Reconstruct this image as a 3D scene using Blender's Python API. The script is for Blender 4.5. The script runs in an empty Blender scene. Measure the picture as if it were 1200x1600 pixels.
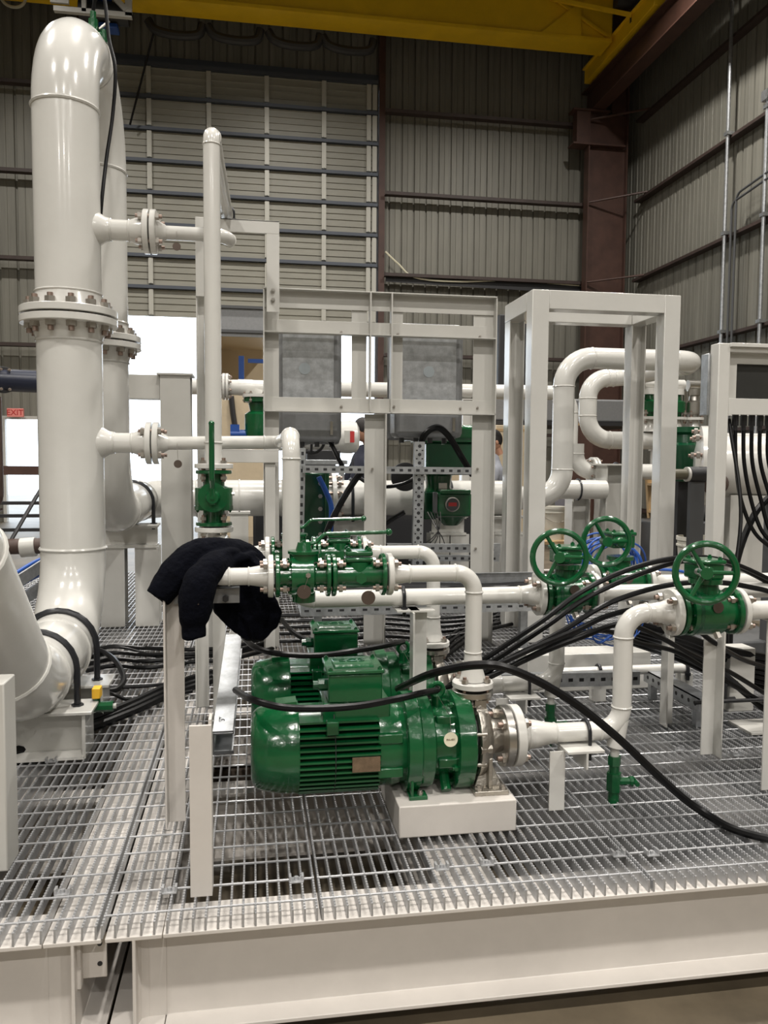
import bpy, math, random
from mathutils import Vector, Matrix
random.seed(7)
PI = math.pi
scene = bpy.context.scene
COL = scene.collection
G = 0.34                     # grating top above the shop floor; builders below use z = 0 at the grating top
# ------------------------------------------------------------------ camera
F = 1250.0
CY = Vector((-205, 82, -F)).normalized()
CX = Vector((7634, 28, -F)); CX = (CX - CY * CX.dot(CY)).normalized()
CZ = CX.cross(CY)
EYE = Vector((0, 0, 1.09))
cam_d = bpy.data.cameras.new('camera')
cam = bpy.data.objects.new('camera', cam_d); COL.objects.link(cam)
rot = Matrix(((CX.x, CX.y, CX.z), (CY.x, CY.y, CY.z), (CZ.x, CZ.y, CZ.z)))   # camera axes expressed in the world
cam.matrix_world = Matrix.Translation(EYE + Vector((0, 0, G))) @ rot.to_4x4()
cam_d.sensor_fit = 'VERTICAL'; cam_d.sensor_height = 36.0; cam_d.lens = F / 1600 * 36.0
cam_d.clip_start = 0.05; cam_d.clip_end = 400
scene.camera = cam
def at(px, py, Y=None, z=None, X=None):          # where a sight line meets a depth, a height or a side plane
    d = rot @ Vector((px - 600, 800 - py, -F))
    t = Y / d.y if Y is not None else ((z - EYE.z) / d.z if z is not None else X / d.x)
    return EYE + d * t
# ------------------------------------------------------------------ world, light, exposure
w = bpy.data.worlds.new('sky'); scene.world = w; w.use_nodes = True
bg = w.node_tree.nodes['Background']; bg.inputs[0].default_value = (0.80, 0.90, 1.0, 1); bg.inputs[1].default_value = 6.0
scene.view_settings.view_transform = 'Standard'; scene.view_settings.look = 'None'
scene.view_settings.gamma = 1.0; scene.view_settings.use_curve_mapping = False
scene.view_settings.exposure = -0.48
LAMPS = [(x, y) for y in (-16.0, -9.0, -2.0, 5.5, 13.0) for x in (-5.0, 0.8, 6.4)]
LAMP_POWER = 560.0
# ------------------------------------------------------------------ materials
def mat(name, col, rough=.5, metal=0., noise=0., nscale=6., col2=None, bump=0., bscale=40., coat=0., stretch=None, spec=None):
    m = bpy.data.materials.new(name); m.use_nodes = True
    nt = m.node_tree; b = nt.nodes['Principled BSDF']
    b.inputs['Roughness'].default_value = rough; b.inputs['Metallic'].default_value = metal
    if coat: b.inputs['Coat Weight'].default_value = coat; b.inputs['Coat Roughness'].default_value = .08
    if spec is not None: b.inputs['Specular IOR Level'].default_value = spec
    c = (*col, 1); b.inputs['Base Color'].default_value = c
    if noise or bump:
        tc = nt.nodes.new('ShaderNodeTexCoord'); mp = nt.nodes.new('ShaderNodeMapping')
        nt.links.new(tc.outputs['Object'], mp.inputs[0])
        if stretch: mp.inputs['Scale'].default_value = stretch
    if noise:
        n = nt.nodes.new('ShaderNodeTexNoise'); n.inputs['Scale'].default_value = nscale; n.inputs['Detail'].default_value = 6
        n.inputs['Roughness'].default_value = .65
        nt.links.new(mp.outputs[0], n.inputs['Vector'])
        r = nt.nodes.new('ShaderNodeValToRGB'); r.color_ramp.elements[0].position = .35; r.color_ramp.elements[1].position = .65
        c2 = col2 or tuple(v * (1 - noise) for v in col)
        r.color_ramp.elements[0].color = (*c2, 1); r.color_ramp.elements[1].color = c
        nt.links.new(n.outputs['Fac'], r.inputs[0]); nt.links.new(r.outputs[0], b.inputs['Base Color'])
    if bump:
        n2 = nt.nodes.new('ShaderNodeTexNoise'); n2.inputs['Scale'].default_value = bscale; n2.inputs['Detail'].default_value = 3
        nt.links.new(mp.outputs[0], n2.inputs['Vector'])
        bp = nt.nodes.new('ShaderNodeBump'); bp.inputs['Strength'].default_value = bump; bp.inputs['Distance'].default_value = .01
        nt.links.new(n2.outputs['Fac'], bp.inputs['Height']); nt.links.new(bp.outputs[0], b.inputs['Normal'])
    return m
WHITE = mat('white_paint', (.62, .61, .575), .2, noise=.06, nscale=3, bump=.06, bscale=25, coat=.3)
BEAMW = mat('skid_paint', (.60, .565, .525), .42, noise=.10, nscale=4, bump=.08, bscale=14)
GREYW = mat('grey_white_paint', (.52, .51, .475), .4, noise=.08, nscale=3)
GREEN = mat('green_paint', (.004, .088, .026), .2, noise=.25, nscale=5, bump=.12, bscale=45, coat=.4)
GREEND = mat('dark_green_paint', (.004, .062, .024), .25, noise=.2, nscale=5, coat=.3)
STEEL = mat('stainless', (.56, .54, .50), .28, 1., noise=.15, nscale=8)
CAST = mat('cast_stainless', (.50, .47, .42), .42, 1., noise=.2, nscale=14, bump=.25, bscale=90)
GALV = mat('galvanised', (.56, .58, .60), .38, .85, noise=.3, nscale=22, bump=.05)
GALVB = mat('galvanised_bar', (.47, .475, .485), .36, .5, noise=.2, nscale=30)
ZINC = mat('zinc_bolt', (.46, .43, .39), .35, .9)
COPPER = mat('stud_steel', (.32, .24, .20), .45, .8)
GASKET = mat('gasket', (.015, .015, .015), .7)
RUBBER = mat('black_cable', (.006, .006, .0065), .33, noise=.2, nscale=20, spec=.2)
UBOLT = mat('black_ubolt', (.012, .013, .016), .3)
BLUEC = mat('blue_cable', (.012, .075, .34), .4)
NAVY = mat('navy_cloth', (.0025, .003, .006), .95, noise=.3, nscale=30, bump=.4, bscale=90, spec=.08)
NAVYL = mat('navy_workwear', (.008, .010, .022), .9, bump=.3, bscale=30)
GREYCL = mat('grey_cloth', (.23, .24, .27), .9, bump=.3, bscale=30)
SKIN = mat('skin', (.42, .22, .14), .5)
HAIR = mat('dark_hair', (.012, .009, .008), .7, bump=.4, bscale=80)
JEANS = mat('work_trousers', (.02, .028, .05), .9)
BOOT = mat('boot_leather', (.04, .025, .015), .6)
SHEET = mat('wall_sheet', (.22, .212, .178), .5, .15, noise=.3, nscale=2.2, stretch=(2.2, 2.2, .18))
DOORS = mat('door_sheet', (.30, .29, .245), .48, .1, noise=.16, nscale=3, stretch=(.3, 1, 2))
STILE = mat('door_stile', (.46, .45, .40), .45, .2)
DOORG = mat('door_strut', (.075, .085, .105), .5, .2)
RUST = mat('brown_primer_steel', (.075, .036, .026), .5, noise=.3, nscale=3)
RUSTD = mat('dark_girt', (.05, .032, .027), .55, noise=.3, nscale=3)
YELLOW = mat('crane_yellow', (.80, .50, .012), .38, noise=.12, nscale=2)
BLUEM = mat('hoist_blue', (.01, .06, .27), .4)
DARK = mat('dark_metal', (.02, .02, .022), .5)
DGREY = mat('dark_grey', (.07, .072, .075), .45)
MGREY = mat('enclosure_grey', (.25, .255, .26), .4, .25, noise=.12, nscale=30)
CONC = mat('concrete', (.15, .12, .08), .5, noise=.45, nscale=2.2, bump=.1, bscale=9)
PANM = mat('pan_steel', (.10, .105, .11), .5, .4)
HOLE = mat('hole_bright_view', (.50, .56, .60), .35)  # pale colour stands for the brightness seen through a hole
CEILM = mat('roof_sheet', (.09, .09, .085), .6)
TAN = mat('tan_enclosure', (.52, .43, .30), .5, noise=.1)
TIMBER = mat('old_timber', (.075, .055, .04), .8, noise=.4, nscale=8)
TAN_LIT = mat('tan_lit', (.72, .60, .42), .5)  # tan lightened so the shelter's inside looks lit
WOOD = mat('ladder_wood', (.50, .34, .17), .6, noise=.3, nscale=12, stretch=(1, 1, .1))
BUCKET = mat('bucket_plastic', (.66, .64, .57), .4)
RED = mat('red_mark', (.45, .03, .03), .5)
REDSIGN = mat('exit_sign_red', (.75, .25, .22), .4)
TAGM = mat('round_tag_brass', (.10, .075, .06), .45, .5)
TAGW = mat('tag_cream', (.70, .66, .50), .4)
PLATE = mat('nameplate', (.30, .22, .15), .35, .7, noise=.3, nscale=60)
YTAG = mat('yellow_tag', (.75, .42, .02), .5)
GLASS = mat('gauge_glass', (.02, .02, .02), .05)
SCREEN = mat('dark_panel', (.035, .035, .033), .3, noise=.3, nscale=4)
NAVYPIPE = mat('navy_pipe', (.012, .016, .035), .35)
BROWNP = mat('rusty_pipe', (.075, .045, .035), .6, noise=.4, nscale=5)
ORANGE = mat('orange_wire', (.7, .25, .03), .5)
def emit(name, col, s):
    m = bpy.data.materials.new(name); m.use_nodes = True
    b = m.node_tree.nodes['Principled BSDF']; b.inputs['Base Color'].default_value = (*col, 1)
    b.inputs['Emission Color'].default_value = (*col, 1); b.inputs['Emission Strength'].default_value = s
    return m
LED = emit('lamp_lens', (1, .95, .86), 30)
# ------------------------------------------------------------------ mesh building
class MB:
    def __init__(s): s.v = []; s.f = []
    def add(s, vs, fs):
        o = len(s.v); s.v += [tuple(v) for v in vs]; s.f += [tuple(i + o for i in f) for f in fs]; return s
    def box(s, x0, x1, y0, y1, z0, z1):
        return s.add([(x0,y0,z0),(x1,y0,z0),(x1,y1,z0),(x0,y1,z0),(x0,y0,z1),(x1,y0,z1),(x1,y1,z1),(x0,y1,z1)],
                     [(0,3,2,1),(4,5,6,7),(0,1,5,4),(1,2,6,5),(2,3,7,6),(3,0,4,7)])
    def cbox(s, c, d): return s.box(c[0]-d[0]/2, c[0]+d[0]/2, c[1]-d[1]/2, c[1]+d[1]/2, c[2]-d[2]/2, c[2]+d[2]/2)
    def lathe(s, p, d, prof, n=24, caps=True):
        p = Vector(p); d = Vector(d).normalized()
        u = d.cross(Vector((0,0,1)) if abs(d.z) < .9 else Vector((1,0,0))).normalized(); v = d.cross(u)
        vs = []; fs = []
        for t, r in prof:
            for k in range(n):
                a = 2*PI*(k+.5)/n; vs.append(p + d*t + (u*math.cos(a) + v*math.sin(a))*r)
        for i in range(len(prof)-1):
            for k in range(n):
                k2 = (k+1) % n; fs.append((i*n+k, i*n+k2, (i+1)*n+k2, (i+1)*n+k))
        if caps: fs.append(tuple(range(n-1, -1, -1))); fs.append(tuple((len(prof)-1)*n + k for k in range(n)))
        return s.add(vs, fs)
    def cyl(s, p0, p1, r, r1=None, n=16):
        p0 = Vector(p0); d = Vector(p1) - p0
        return s.lathe(p0, d, [(0, r), (d.length, r if r1 is None else r1)], n)
    def tube(s, pts, r, n=12, closed=False, caps=True):
        pts = [Vector(p) for p in pts]; N = len(pts)
        T = []
        for i in range(N):
            a = pts[(i-1) % N] if (closed or i > 0) else pts[i]; b = pts[(i+1) % N] if (closed or i < N-1) else pts[i]
            T.append((b - a).normalized())
        u = T[0].cross(Vector((0,0,1)) if abs(T[0].z) < .9 else Vector((1,0,0))).normalized()
        vs = []; fs = []
        for i in range(N):
            u = (u - T[i]*u.dot(T[i])).normalized(); v = T[i].cross(u)
            rr = r[i] if isinstance(r, (list, tuple)) else r
            for k in range(n):
                a = 2*PI*k/n; vs.append(pts[i] + (u*math.cos(a) + v*math.sin(a))*rr)
        for i in range(N if closed else N-1):
            j = (i+1) % N
            for k in range(n):
                k2 = (k+1) % n; fs.append((i*n+k, i*n+k2, j*n+k2, j*n+k))
        if caps and not closed: fs.append(tuple(range(n-1, -1, -1))); fs.append(tuple((N-1)*n + k for k in range(n)))
        return s.add(vs, fs)
    def prism(s, poly, p0, p1, up=(0,0,1)):          # 2D outline swept from p0 to p1; outline x = side, y = up
        p0 = Vector(p0); p1 = Vector(p1); d = (p1-p0).normalized(); up = Vector(up)
        side = d.cross(up).normalized(); up = side.cross(d); n = len(poly)
        vs = [p0 + side*a + up*b for a, b in poly] + [p1 + side*a + up*b for a, b in poly]
        fs = [(k, (k+1) % n, n+(k+1) % n, n+k) for k in range(n)] + [tuple(range(n-1,-1,-1)), tuple(range(n, 2*n))]
        return s.add(vs, fs)
    def ring(s, c, d, R, r, n=24, m=8):
        d = Vector(d).normalized(); u = d.cross(Vector((0,0,1)) if abs(d.z) < .9 else Vector((1,0,0))).normalized(); v = d.cross(u)
        return s.tube([Vector(c) + (u*math.cos(2*PI*k/n) + v*math.sin(2*PI*k/n))*R for k in range(n)], r, m, True)
    def ball(s, c, r, n=12, m=8, sc=(1,1,1)):
        vs = [(c[0], c[1], c[2]-r*sc[2])]
        for i in range(1, m):
            a = -PI/2 + PI*i/m
            for k in range(n): b = 2*PI*k/n; vs.append((c[0]+r*sc[0]*math.cos(a)*math.cos(b), c[1]+r*sc[1]*math.cos(a)*math.sin(b), c[2]+r*sc[2]*math.sin(a)))
        vs.append((c[0], c[1], c[2]+r*sc[2])); L = len(vs)-1; fs = []
        for k in range(n):
            k2 = (k+1) % n; fs.append((0, 1+k2, 1+k)); fs.append((L, L-n+k, L-n+k2))
            for i in range(m-2): fs.append((1+i*n+k, 1+i*n+k2, 1+(i+1)*n+k2, 1+(i+1)*n+k))
        return s.add(vs, fs)
    def mesh(s, name):
        me = bpy.data.meshes.new(name); me.from_pydata(s.v, [], s.f); me.validate()
        import bmesh
        bm = bmesh.new(); bm.from_mesh(me); bmesh.ops.recalc_face_normals(bm, faces=bm.faces); bm.to_mesh(me); bm.free()
        me.polygons.foreach_set('use_smooth', [True]*len(me.polygons)); me.set_sharp_from_angle(angle=math.radians(32))
        return me
def I_(h, b, tw=.008, tf=.011): return [(-b/2,-h/2),(b/2,-h/2),(b/2,-h/2+tf),(tw/2,-h/2+tf),(tw/2,h/2-tf),(b/2,h/2-tf),(b/2,h/2),(-b/2,h/2),(-b/2,h/2-tf),(-tw/2,h/2-tf),(-tw/2,-h/2+tf),(-b/2,-h/2+tf)]
def C_(h, b, t=.006): return [(0,-h/2),(b,-h/2),(b,-h/2+t),(t,-h/2+t),(t,h/2-t),(b,h/2-t),(b,h/2),(0,h/2)]
def L_(a, b, t=.006): return [(0,0),(a,0),(a,t),(t,t),(t,b),(0,b)]
def fillet(pts, R, n=8):                         # rounds the corners; returns the path and the tangent points
    pts = [Vector(p) for p in pts]; out = [pts[0]]; tang = []
    for i in range(1, len(pts)-1):
        a, b, c = pts[i-1], pts[i], pts[i+1]; u = (a-b).normalized(); v = (c-b).normalized()
        th = u.angle(v); rr = R[i-1] if isinstance(R, (list, tuple)) else R
        L = rr / math.tan(th/2); t0 = b + u*L; t1 = b + v*L
        cen = b + (u+v).normalized() * (rr / math.sin(th/2)); e0 = t0-cen; e1 = t1-cen; ang = PI - th
        for k in range(n+1):
            q = k/n; out.append(cen + (e0*math.sin((1-q)*ang) + e1*math.sin(q*ang)) / math.sin(ang))
        tang += [(t0, u), (t1, v)]
    out.append(pts[-1]); return out, tang
def spline(pts, n=8):
    P = [Vector(p) for p in pts]; P = [P[0]*2-P[1]] + P + [P[-1]*2-P[-2]]; out = []
    for i in range(1, len(P)-2):
        for k in range(n):
            t = k/n; a, b, c, d = P[i-1], P[i], P[i+1], P[i+2]
            out.append(.5*((2*b) + (c-a)*t + (2*a-5*b+4*c-d)*t*t + (3*b-a-3*c+d)*t**3))
    out.append(P[-2]); return out
# ------------------------------------------------------------------ objects
def tag(o, label, cat, group=None, kind=None):
    if label: o['label'] = label
    if cat: o['category'] = cat
    if group: o['group'] = group
    if kind: o['kind'] = kind
    return o
def obj(name, mb, m, parent=None, bev=0):
    me = mb if isinstance(mb, bpy.types.Mesh) else mb.mesh(name)
    o = bpy.data.objects.new(name, me); COL.objects.link(o)
    if m and not me.materials: me.materials.append(m)
    if parent is not None: o.parent = parent
    if bev:
        b = o.modifiers.new('edge', 'BEVEL'); b.width = bev; b.segments = 2; b.limit_method = 'ANGLE'; b.angle_limit = math.radians(40); b.harden_normals = False
    return o
def thing(name, label, cat, loc=(0,0,0), rot=(0,0,0), group=None):
    o = bpy.data.objects.new(name, None); COL.objects.link(o); o.empty_display_size = .1
    o.location = loc; o.rotation_euler = rot
    return tag(o, label, cat, group)
def one(name, mb, m, label, cat, group=None, bev=0, kind=None): return tag(obj(name, mb, m, None, bev), label, cat, group, kind)
def struct(name, mb, m, parent=None, label=None):
    o = obj(name, mb, m, parent)
    if parent is None: o['kind'] = 'structure'
    if label: o['label'] = label
    return o
def clone(o, parent=None, loc=None):
    c = o.copy(); COL.objects.link(c); c.parent = parent
    if loc is not None: c.location = loc
    for ch in list(o.children): clone(ch, c)
    return c
_bolt = {}
def bolt_mesh(r, L, m=ZINC, stud=COPPER):        # stud along z with a nut on each end, centred
    k = (round(r, 4), round(L, 4), m.name)
    if k not in _bolt:
        b = MB(); h = r*1.7
        b.cyl((0,0,-L/2-h*1.7), (0,0,L/2+h*1.9), r*.95, n=8)
        ns = len(b.f)
        b.cyl((0,0,L/2), (0,0,L/2+h), r*1.75, n=6); b.cyl((0,0,-L/2-h), (0,0,-L/2), r*1.75, n=6)
        me = b.mesh('bolt'); me.materials.append(m); me.materials.append(stud)
        for i, p in enumerate(me.polygons): p.material_index = 1 if i < ns else 0
        _bolt[k] = me
    return _bolt[k]
def quat(d): return Vector((0,0,1)).rotation_difference(Vector(d).normalized()).to_euler()
def bolts(parent, c, d, R, n, r, L, m=ZINC, a0=.5, name='bolt'):
    d = Vector(d).normalized(); u = d.cross(Vector((0,0,1)) if abs(d.z) < .9 else Vector((1,0,0))).normalized(); v = d.cross(u)
    for k in range(n):
        a = 2*PI*(k+a0)/n
        o = obj(name, bolt_mesh(r, L, m), None, parent); o.location = Vector(c) + (u*math.cos(a) + v*math.sin(a))*R; o.rotation_euler = quat(d)
def nut(parent, p, d, r=.008, h=.008, m=ZINC, name='bolt'):
    key = ('nut', round(r, 4), round(h, 4), m.name)
    if key not in _bolt:
        me = MB().cyl((0,0,0), (0,0,h), r, n=6).cyl((0,0,h), (0,0,h*1.6), r*.55, n=8).mesh('nut'); me.materials.append(m); _bolt[key] = me
    o = obj(name, _bolt[key], None, parent); o.location = p; o.rotation_euler = quat(d); return o
def flange(parent, p, d, od, t, bore, m=WHITE, n=4, nb=True, hub=None, L=None, br=None, name='flange', bolted=True):
    """disc whose sealing face is at p, body going back along -d; the stud pattern spans the joint"""
    p = Vector(p); d = Vector(d).normalized(); R = od/2
    prof = [(-t, R-.003), (-t+.003, R), (-.003, R), (-.0015, R-.002)]
    if hub: prof = [(-t-hub, bore), (-t, bore*1.32)] + prof
    prof.append((0, R*.72))
    o = obj(name, MB().lathe(p, d, prof, 40), m, parent)
    if bolted: bolts(o, p, d, R*.79, n, br or max(.006, od*.05), L or 2*t+.004)
    return o
def pipe(parent, pts, r, R=None, m=WHITE, weld=True, name='pipe_run', n=24, closed_ends=True, wr=None):
    path, tang = fillet(pts, R if R is not None else r*3, 10)
    o = obj(name, MB().tube(path, r, n), m, parent)
    if weld:
        for p, d in tang: obj('weld_seam', MB().ring(p, d, r, wr or max(.0035, r*.06), 28, 6), m, o)
    return o
def disc_tag(parent, p, r=.02, m=TAGM, d=(0,-1,0), name='identity_tag'):
    p = Vector(p); d = Vector(d).normalized()
    o = obj(name, MB().cyl(p - d*.001, p + d*.001, r, n=24), m, parent); return o
def cable(name, label, pts, r, m=RUBBER, group=None, cat='cable', n=8):
    return one(name, MB().tube(spline(pts, 8), r, n), m, label, cat, group)
def ubolt(parent, c, axis, R, drop, r=.006, m=UBOLT, nuts=True, name='u_bolt'):
    c = Vector(c); a = Vector(axis).normalized(); s = a.cross(Vector((0,0,1))).normalized(); z = Vector((0,0,1))
    pts = [c + s*R - z*drop] + [c + (s*math.cos(t) + z*math.sin(t))*R for t in [PI*k/12 for k in range(13)]] + [c - s*R - z*drop]
    o = obj(name, MB().tube(pts, r, 8), m, parent)
    if nuts:
        for q in (1, -1): nut(o, c + s*R*q - z*(drop-.022), (0,0,1), r*1.8, r*1.6, WHITE if m is not UBOLT else UBOLT, 'nut')
    return o
# ================================================================== THE HALL
FZ = -G; YB = 19.0; XR = 9.13; XL = -9.5; YF = -21.0; CEIL = 12.4
struct('floor', MB().box(XL-.3, XR+.3, YF-.3, YB+14, FZ-.3, FZ), CONC, label='bare brown concrete shop floor')
struct('ceiling', MB().box(XL, XR+.2, YF, YB+.2, CEIL, CEIL+.2), CEILM)
def sheet_mesh(width, h):                        # ribbed cladding, grooves run upright, 30 mm deep, sheet 8 mm thick
    x = 0; line = []
    k = max(1, round(width/.305)); p = width/k
    for i in range(k):
        a = i*p
        line += [(a, 0), (a+p*.34, 0), (a+p*.36, .008), (a+p*.38, 0), (a+p*.80, 0), (a+p*.84, .04), (a+p*.92, .04), (a+p*.96, 0)]
    line.append((width, 0)); n = len(line)
    vs = [(a, b, 0) for a, b in line] + [(a, b, h) for a, b in line] + [(a, b+.008, 0) for a, b in line] + [(a, b+.008, h) for a, b in line]
    fs = []
    for i in range(n-1): fs += [(i, i+1, n+i+1, n+i), (2*n+i+1, 2*n+i, 3*n+i, 3*n+i+1), (n+i, n+i+1, 3*n+i+1, 3*n+i), (i+1, i, 2*n+i, 2*n+i+1)]
    fs += [(0, n, 3*n, 2*n), (n-1, 3*n-1, 4*n-1, 2*n-1)]
    return MB().add(vs, fs).mesh('wall_sheet')
GIRTS = [-.05, 1.72, 3.55, 5.40, 7.25, 9.10, 10.95]
def clad(parent, p0, run, length, z0, z1, rotz):
    n = max(1, round(length/.914)); wd = length/n; me = sheet_mesh(wd, z1-z0)
    for i in range(n):
        o = obj('wall_sheet', me, SHEET, parent); o.location = Vector(p0) + Vector(run)*wd*i + Vector((0, 0, z0)); o.rotation_euler = (0, 0, rotz)
def girt(parent, p0, p1, inward):
    o = obj('girt', MB().prism([(0,-.03),(.0,.03),(.012,.03),(.012,-.018),(.17,-.018),(.17,.045),(.182,.045),(.182,-.03)], p0, p1), RUSTD, parent); return o
D0, D1, DB = -3.6, 2.88, 4.30                    # big door opening and the height its bottom edge is raised to
wb = struct('wall_back', MB().box(XL, D0, YB+.06, YB+.16, CEIL-.6, CEIL), RUST, label='ribbed sheet metal back wall of the shop')
E0, E1, EZ = -5.42, -4.66, 1.95
clad(wb, (XL, YB, 0), (1,0,0), E0-XL, FZ, CEIL, 0); clad(wb, (E0, YB, 0), (1,0,0), E1-E0, EZ, CEIL, 0); clad(wb, (E1, YB, 0), (1,0,0), D0-E1, FZ, CEIL, 0)
clad(wb, (D0-.02, YB, 0), (1,0,0), D1-D0+.07, 9.7, CEIL, 0); clad(wb, (D1+.05, YB, 0), (1,0,0), XR-D1-.05, FZ, CEIL, 0)
for z in GIRTS:
    if z < EZ: girt(wb, (E1+.05, YB-.19, z), (D0-.1, YB-.19, z), -1); girt(wb, (XL, YB-.19, z), (E0-.05, YB-.19, z), -1)
    else: girt(wb, (XL, YB-.19, z), (D0-.1, YB-.19, z), -1)
    girt(wb, (D1+.16, YB-.19, z), (8.0, YB-.19, z), -1)
for x in (D0-.12, D1+.03): obj('door_jamb', MB().box(x, x+.14, YB-.22, YB+.06, FZ, CEIL), RUST, wb)
obj('door_jamb_track', MB().box(D1-.03, D1+.02, YB-.16, YB-.02, FZ, 9.8), DGREY, wb)
wr = struct('wall_right', MB().box(XR+.06, XR+.16, YF, YB, CEIL-.4, CEIL), RUST, label='ribbed sheet metal side wall with brown girts')
clad(wr, (XR, YB, 0), (0,-1,0), YB-YF, FZ, CEIL, -PI/2)
for z in GIRTS: girt(wr, (XR-.19, YF, z), (XR-.19, 18.2, z), 1).location = (0, 0, 0)
struct('wall_left', MB().box(XL-.2, XL, YF, YB, FZ, CEIL), SHEET); struct('wall_front', MB().box(XL-.2, XR+.2, YF-.2, YF, FZ, CEIL), SHEET)
struct('trim_1', MB().prism([(0,-.09),(.025,-.09),(.025,.09),(0,.09)], (D1+.2, YB-.24, 5.35), (8.0, YB-.24, 5.25)), DARK, label='dark conduit trough along the back wall girt')
# ---- the big sectional door, raised
door = struct('door_1', MB().box(D0-.05, D1+.05, YB-.02, YB+.02, 9.86, 10.02), DOORG, label='big sectional door raised half way up')
SH = .69
sec = MB(); L = D1-D0
prof = [(0, 0), (0, .10)]
line = [(0,0)]
for q in (.2, .42, .62, .84): line += [(0, SH*q-.015), (-.022, SH*q-.008), (-.022, SH*q+.008), (0, SH*q+.015)]
line += [(0, SH-.012)]
n = len(line)
vs = [(0, a, b) for a, b in line] + [(L, a, b) for a, b in line] + [(0, a+.04, b) for a, b in line] + [(L, a+.04, b) for a, b in line]
fs = [(i, i+1, n+i+1, n+i) for i in range(n-1)] + [(2*n+i+1, 2*n+i, 3*n+i, 3*n+i+1) for i in range(n-1)] + [(0, n, 3*n, 2*n), (n-1, 3*n-1, 4*n-1, 2*n-1)]
for a in (0, n): fs += [(a+i, a+i+1, a+2*n+i+1, a+2*n+i) for i in range(n-1)]
sec_me = MB().add(vs, fs).mesh('door_section'); sec_me.materials.append(DOORS)
strut_me = MB().box(0, L, -.11, .0, SH-.09, SH-.065).box(0, L, -.11, -.095, SH-.09, SH-.03).box(0, L, -.11, 0, SH-.03, SH-.018).mesh('strut')
stile_me = MB().box(-.05, .05, -.075, 0, .02, SH-.10).box(-.02, .02, -.085, -.075, .03, SH-.11).mesh('stile')
stiles = [at(p, 330, Y=YB).x - D0 for p in (150, 236, 328, 417, 505, 574, 583)]
for i in range(8):
    s = obj('door_section', sec_me, DOORS, door); s.location = (D0, YB-.12, DB+SH*i)
    obj('strut', strut_me, DOORG, s)
    for x in stiles: obj('stile', stile_me, STILE, s).location = (x, 0, 0)
# ---- exit door frame and sign
ed = struct('door_2', MB().box(E0-.07, E0, YB-.06, YB+.08, FZ, EZ+.07).box(E1, E1+.07, YB-.06, YB+.08, FZ, EZ+.07).box(E0, E1, YB-.06, YB+.08, EZ, EZ+.07), GREYW, label='open exit doorway in the back wall')
leaf = obj('door_leaf', MB().box(E1+.0, E1+.05, YB+.1, YB+.9, FZ+.02, EZ-.02), GREYW, ed)
es = at(23, 645, Y=YB-.3)
sg = thing('exit_sign', 'small red exit sign above the open doorway', 'sign', (es.x, YB-.25, es.z-.09))
obj('sign_box', MB().box(-.17, .17, -.03, .06, 0, .19), REDSIGN, sg, .006)
def text(body, size, parent, loc, rot, m, ext=.002, name='lettering', align='CENTER'):
    c = bpy.data.curves.new(name, 'FONT'); c.body = body; c.size = size; c.extrude = ext; c.align_x = align; c.align_y = 'CENTER'; c.materials.append(m)
    tmp = bpy.data.objects.new('tmp', c); COL.objects.link(tmp); bpy.context.view_layer.update()
    me = bpy.data.meshes.new_from_object(tmp.evaluated_get(bpy.context.evaluated_depsgraph_get())); bpy.data.objects.remove(tmp)
    o = bpy.data.objects.new(name, me); COL.objects.link(o); o.parent = parent; o.location = loc; o.rotation_euler = rot; return o
text('EXIT', .17, sg, (0, -.034, .095), (PI/2, 0, 0), RED)
obj('bracket', MB().box(-.03, .03, .05, .26, .05, .14), DARK, sg)
# ---- corner column, runway and crane
colm = struct('column_corner', MB().box(7.82, 8.76, 18.36, 18.38, FZ, 9.27).box(8.4, 8.76, 18.36, 18.38, 9.32, CEIL), RUST, label='brown tapered steel column in the far corner')
obj('flange', MB().box(7.80, 7.83, 18.24, 18.50, FZ, 9.27), RUST, colm); obj('flange', MB().box(8.75, 8.78, 18.24, 18.5, FZ, CEIL), RUST, colm)
obj('bracket', MB().add([(7.5,18.25,8.55),(7.82,18.25,8.55),(7.82,18.25,9.3),(7.5,18.25,9.3),(7.5,18.5,8.55),(7.82,18.5,8.55),(7.82,18.5,9.3),(7.5,18.5,9.3)],[(0,1,2,3),(7,6,5,4),(0,4,5,1),(1,5,6,2),(2,6,7,3),(3,7,4,0)]), RUST, colm)
obj('bracket_plate', MB().box(7.4, 8.3, 18.2, 18.55, 9.27, 9.31), RUST, colm); obj('bracket_plate', MB().box(7.4, 8.7, 18.2, 18.55, 8.5, 8.54), RUST, colm)
for z, zz in ((7.2, 7.3), (5.35, 5.42), (9.1, 9.15)): obj('flange_brace', MB().cyl((7.83, 18.3, z), (XR-.15, 17.6, zz), .025, n=6), RUST, colm)
rb = struct('beam_runway', MB().prism(I_(.62, .32, .02, .03), (8.02, YF, 9.64), (8.02, 18.9, 9.64)), RUST, label='brown crane runway beam along the side wall')
obj('rail', MB().box(7.99, 8.05, YF, 18.9, 9.95, 10.01), DARK, rb)
cr = thing('bridge_crane', 'yellow overhead bridge crane girder across the top', 'crane', (0, 17.2, 0))
obj('girder', MB().box(-9.2, 7.75, -.2, .2, 10.22, 11.10), YELLOW, cr, .01)
obj('bottom_flange', MB().box(-9.2, 7.7, -.3, .3, 10.15, 10.22), YELLOW, cr); obj('top_flange', MB().box(-9.2, 7.7, -.3, .3, 11.1, 11.15), YELLOW, cr)
obj('end_truck', MB().box(7.78, 8.12, -2.0, 1.35, 10.02, 10.34).box(7.72, 8.16, -2.0, 1.35, 10.32, 10.36), YELLOW, cr, .01)
obj('gusset', MB().prism([(0,0),(.9,0),(0,.75)], (7.0, -.25, 10.22), (7.0, -.28, 10.22)), YELLOW, cr)
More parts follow.
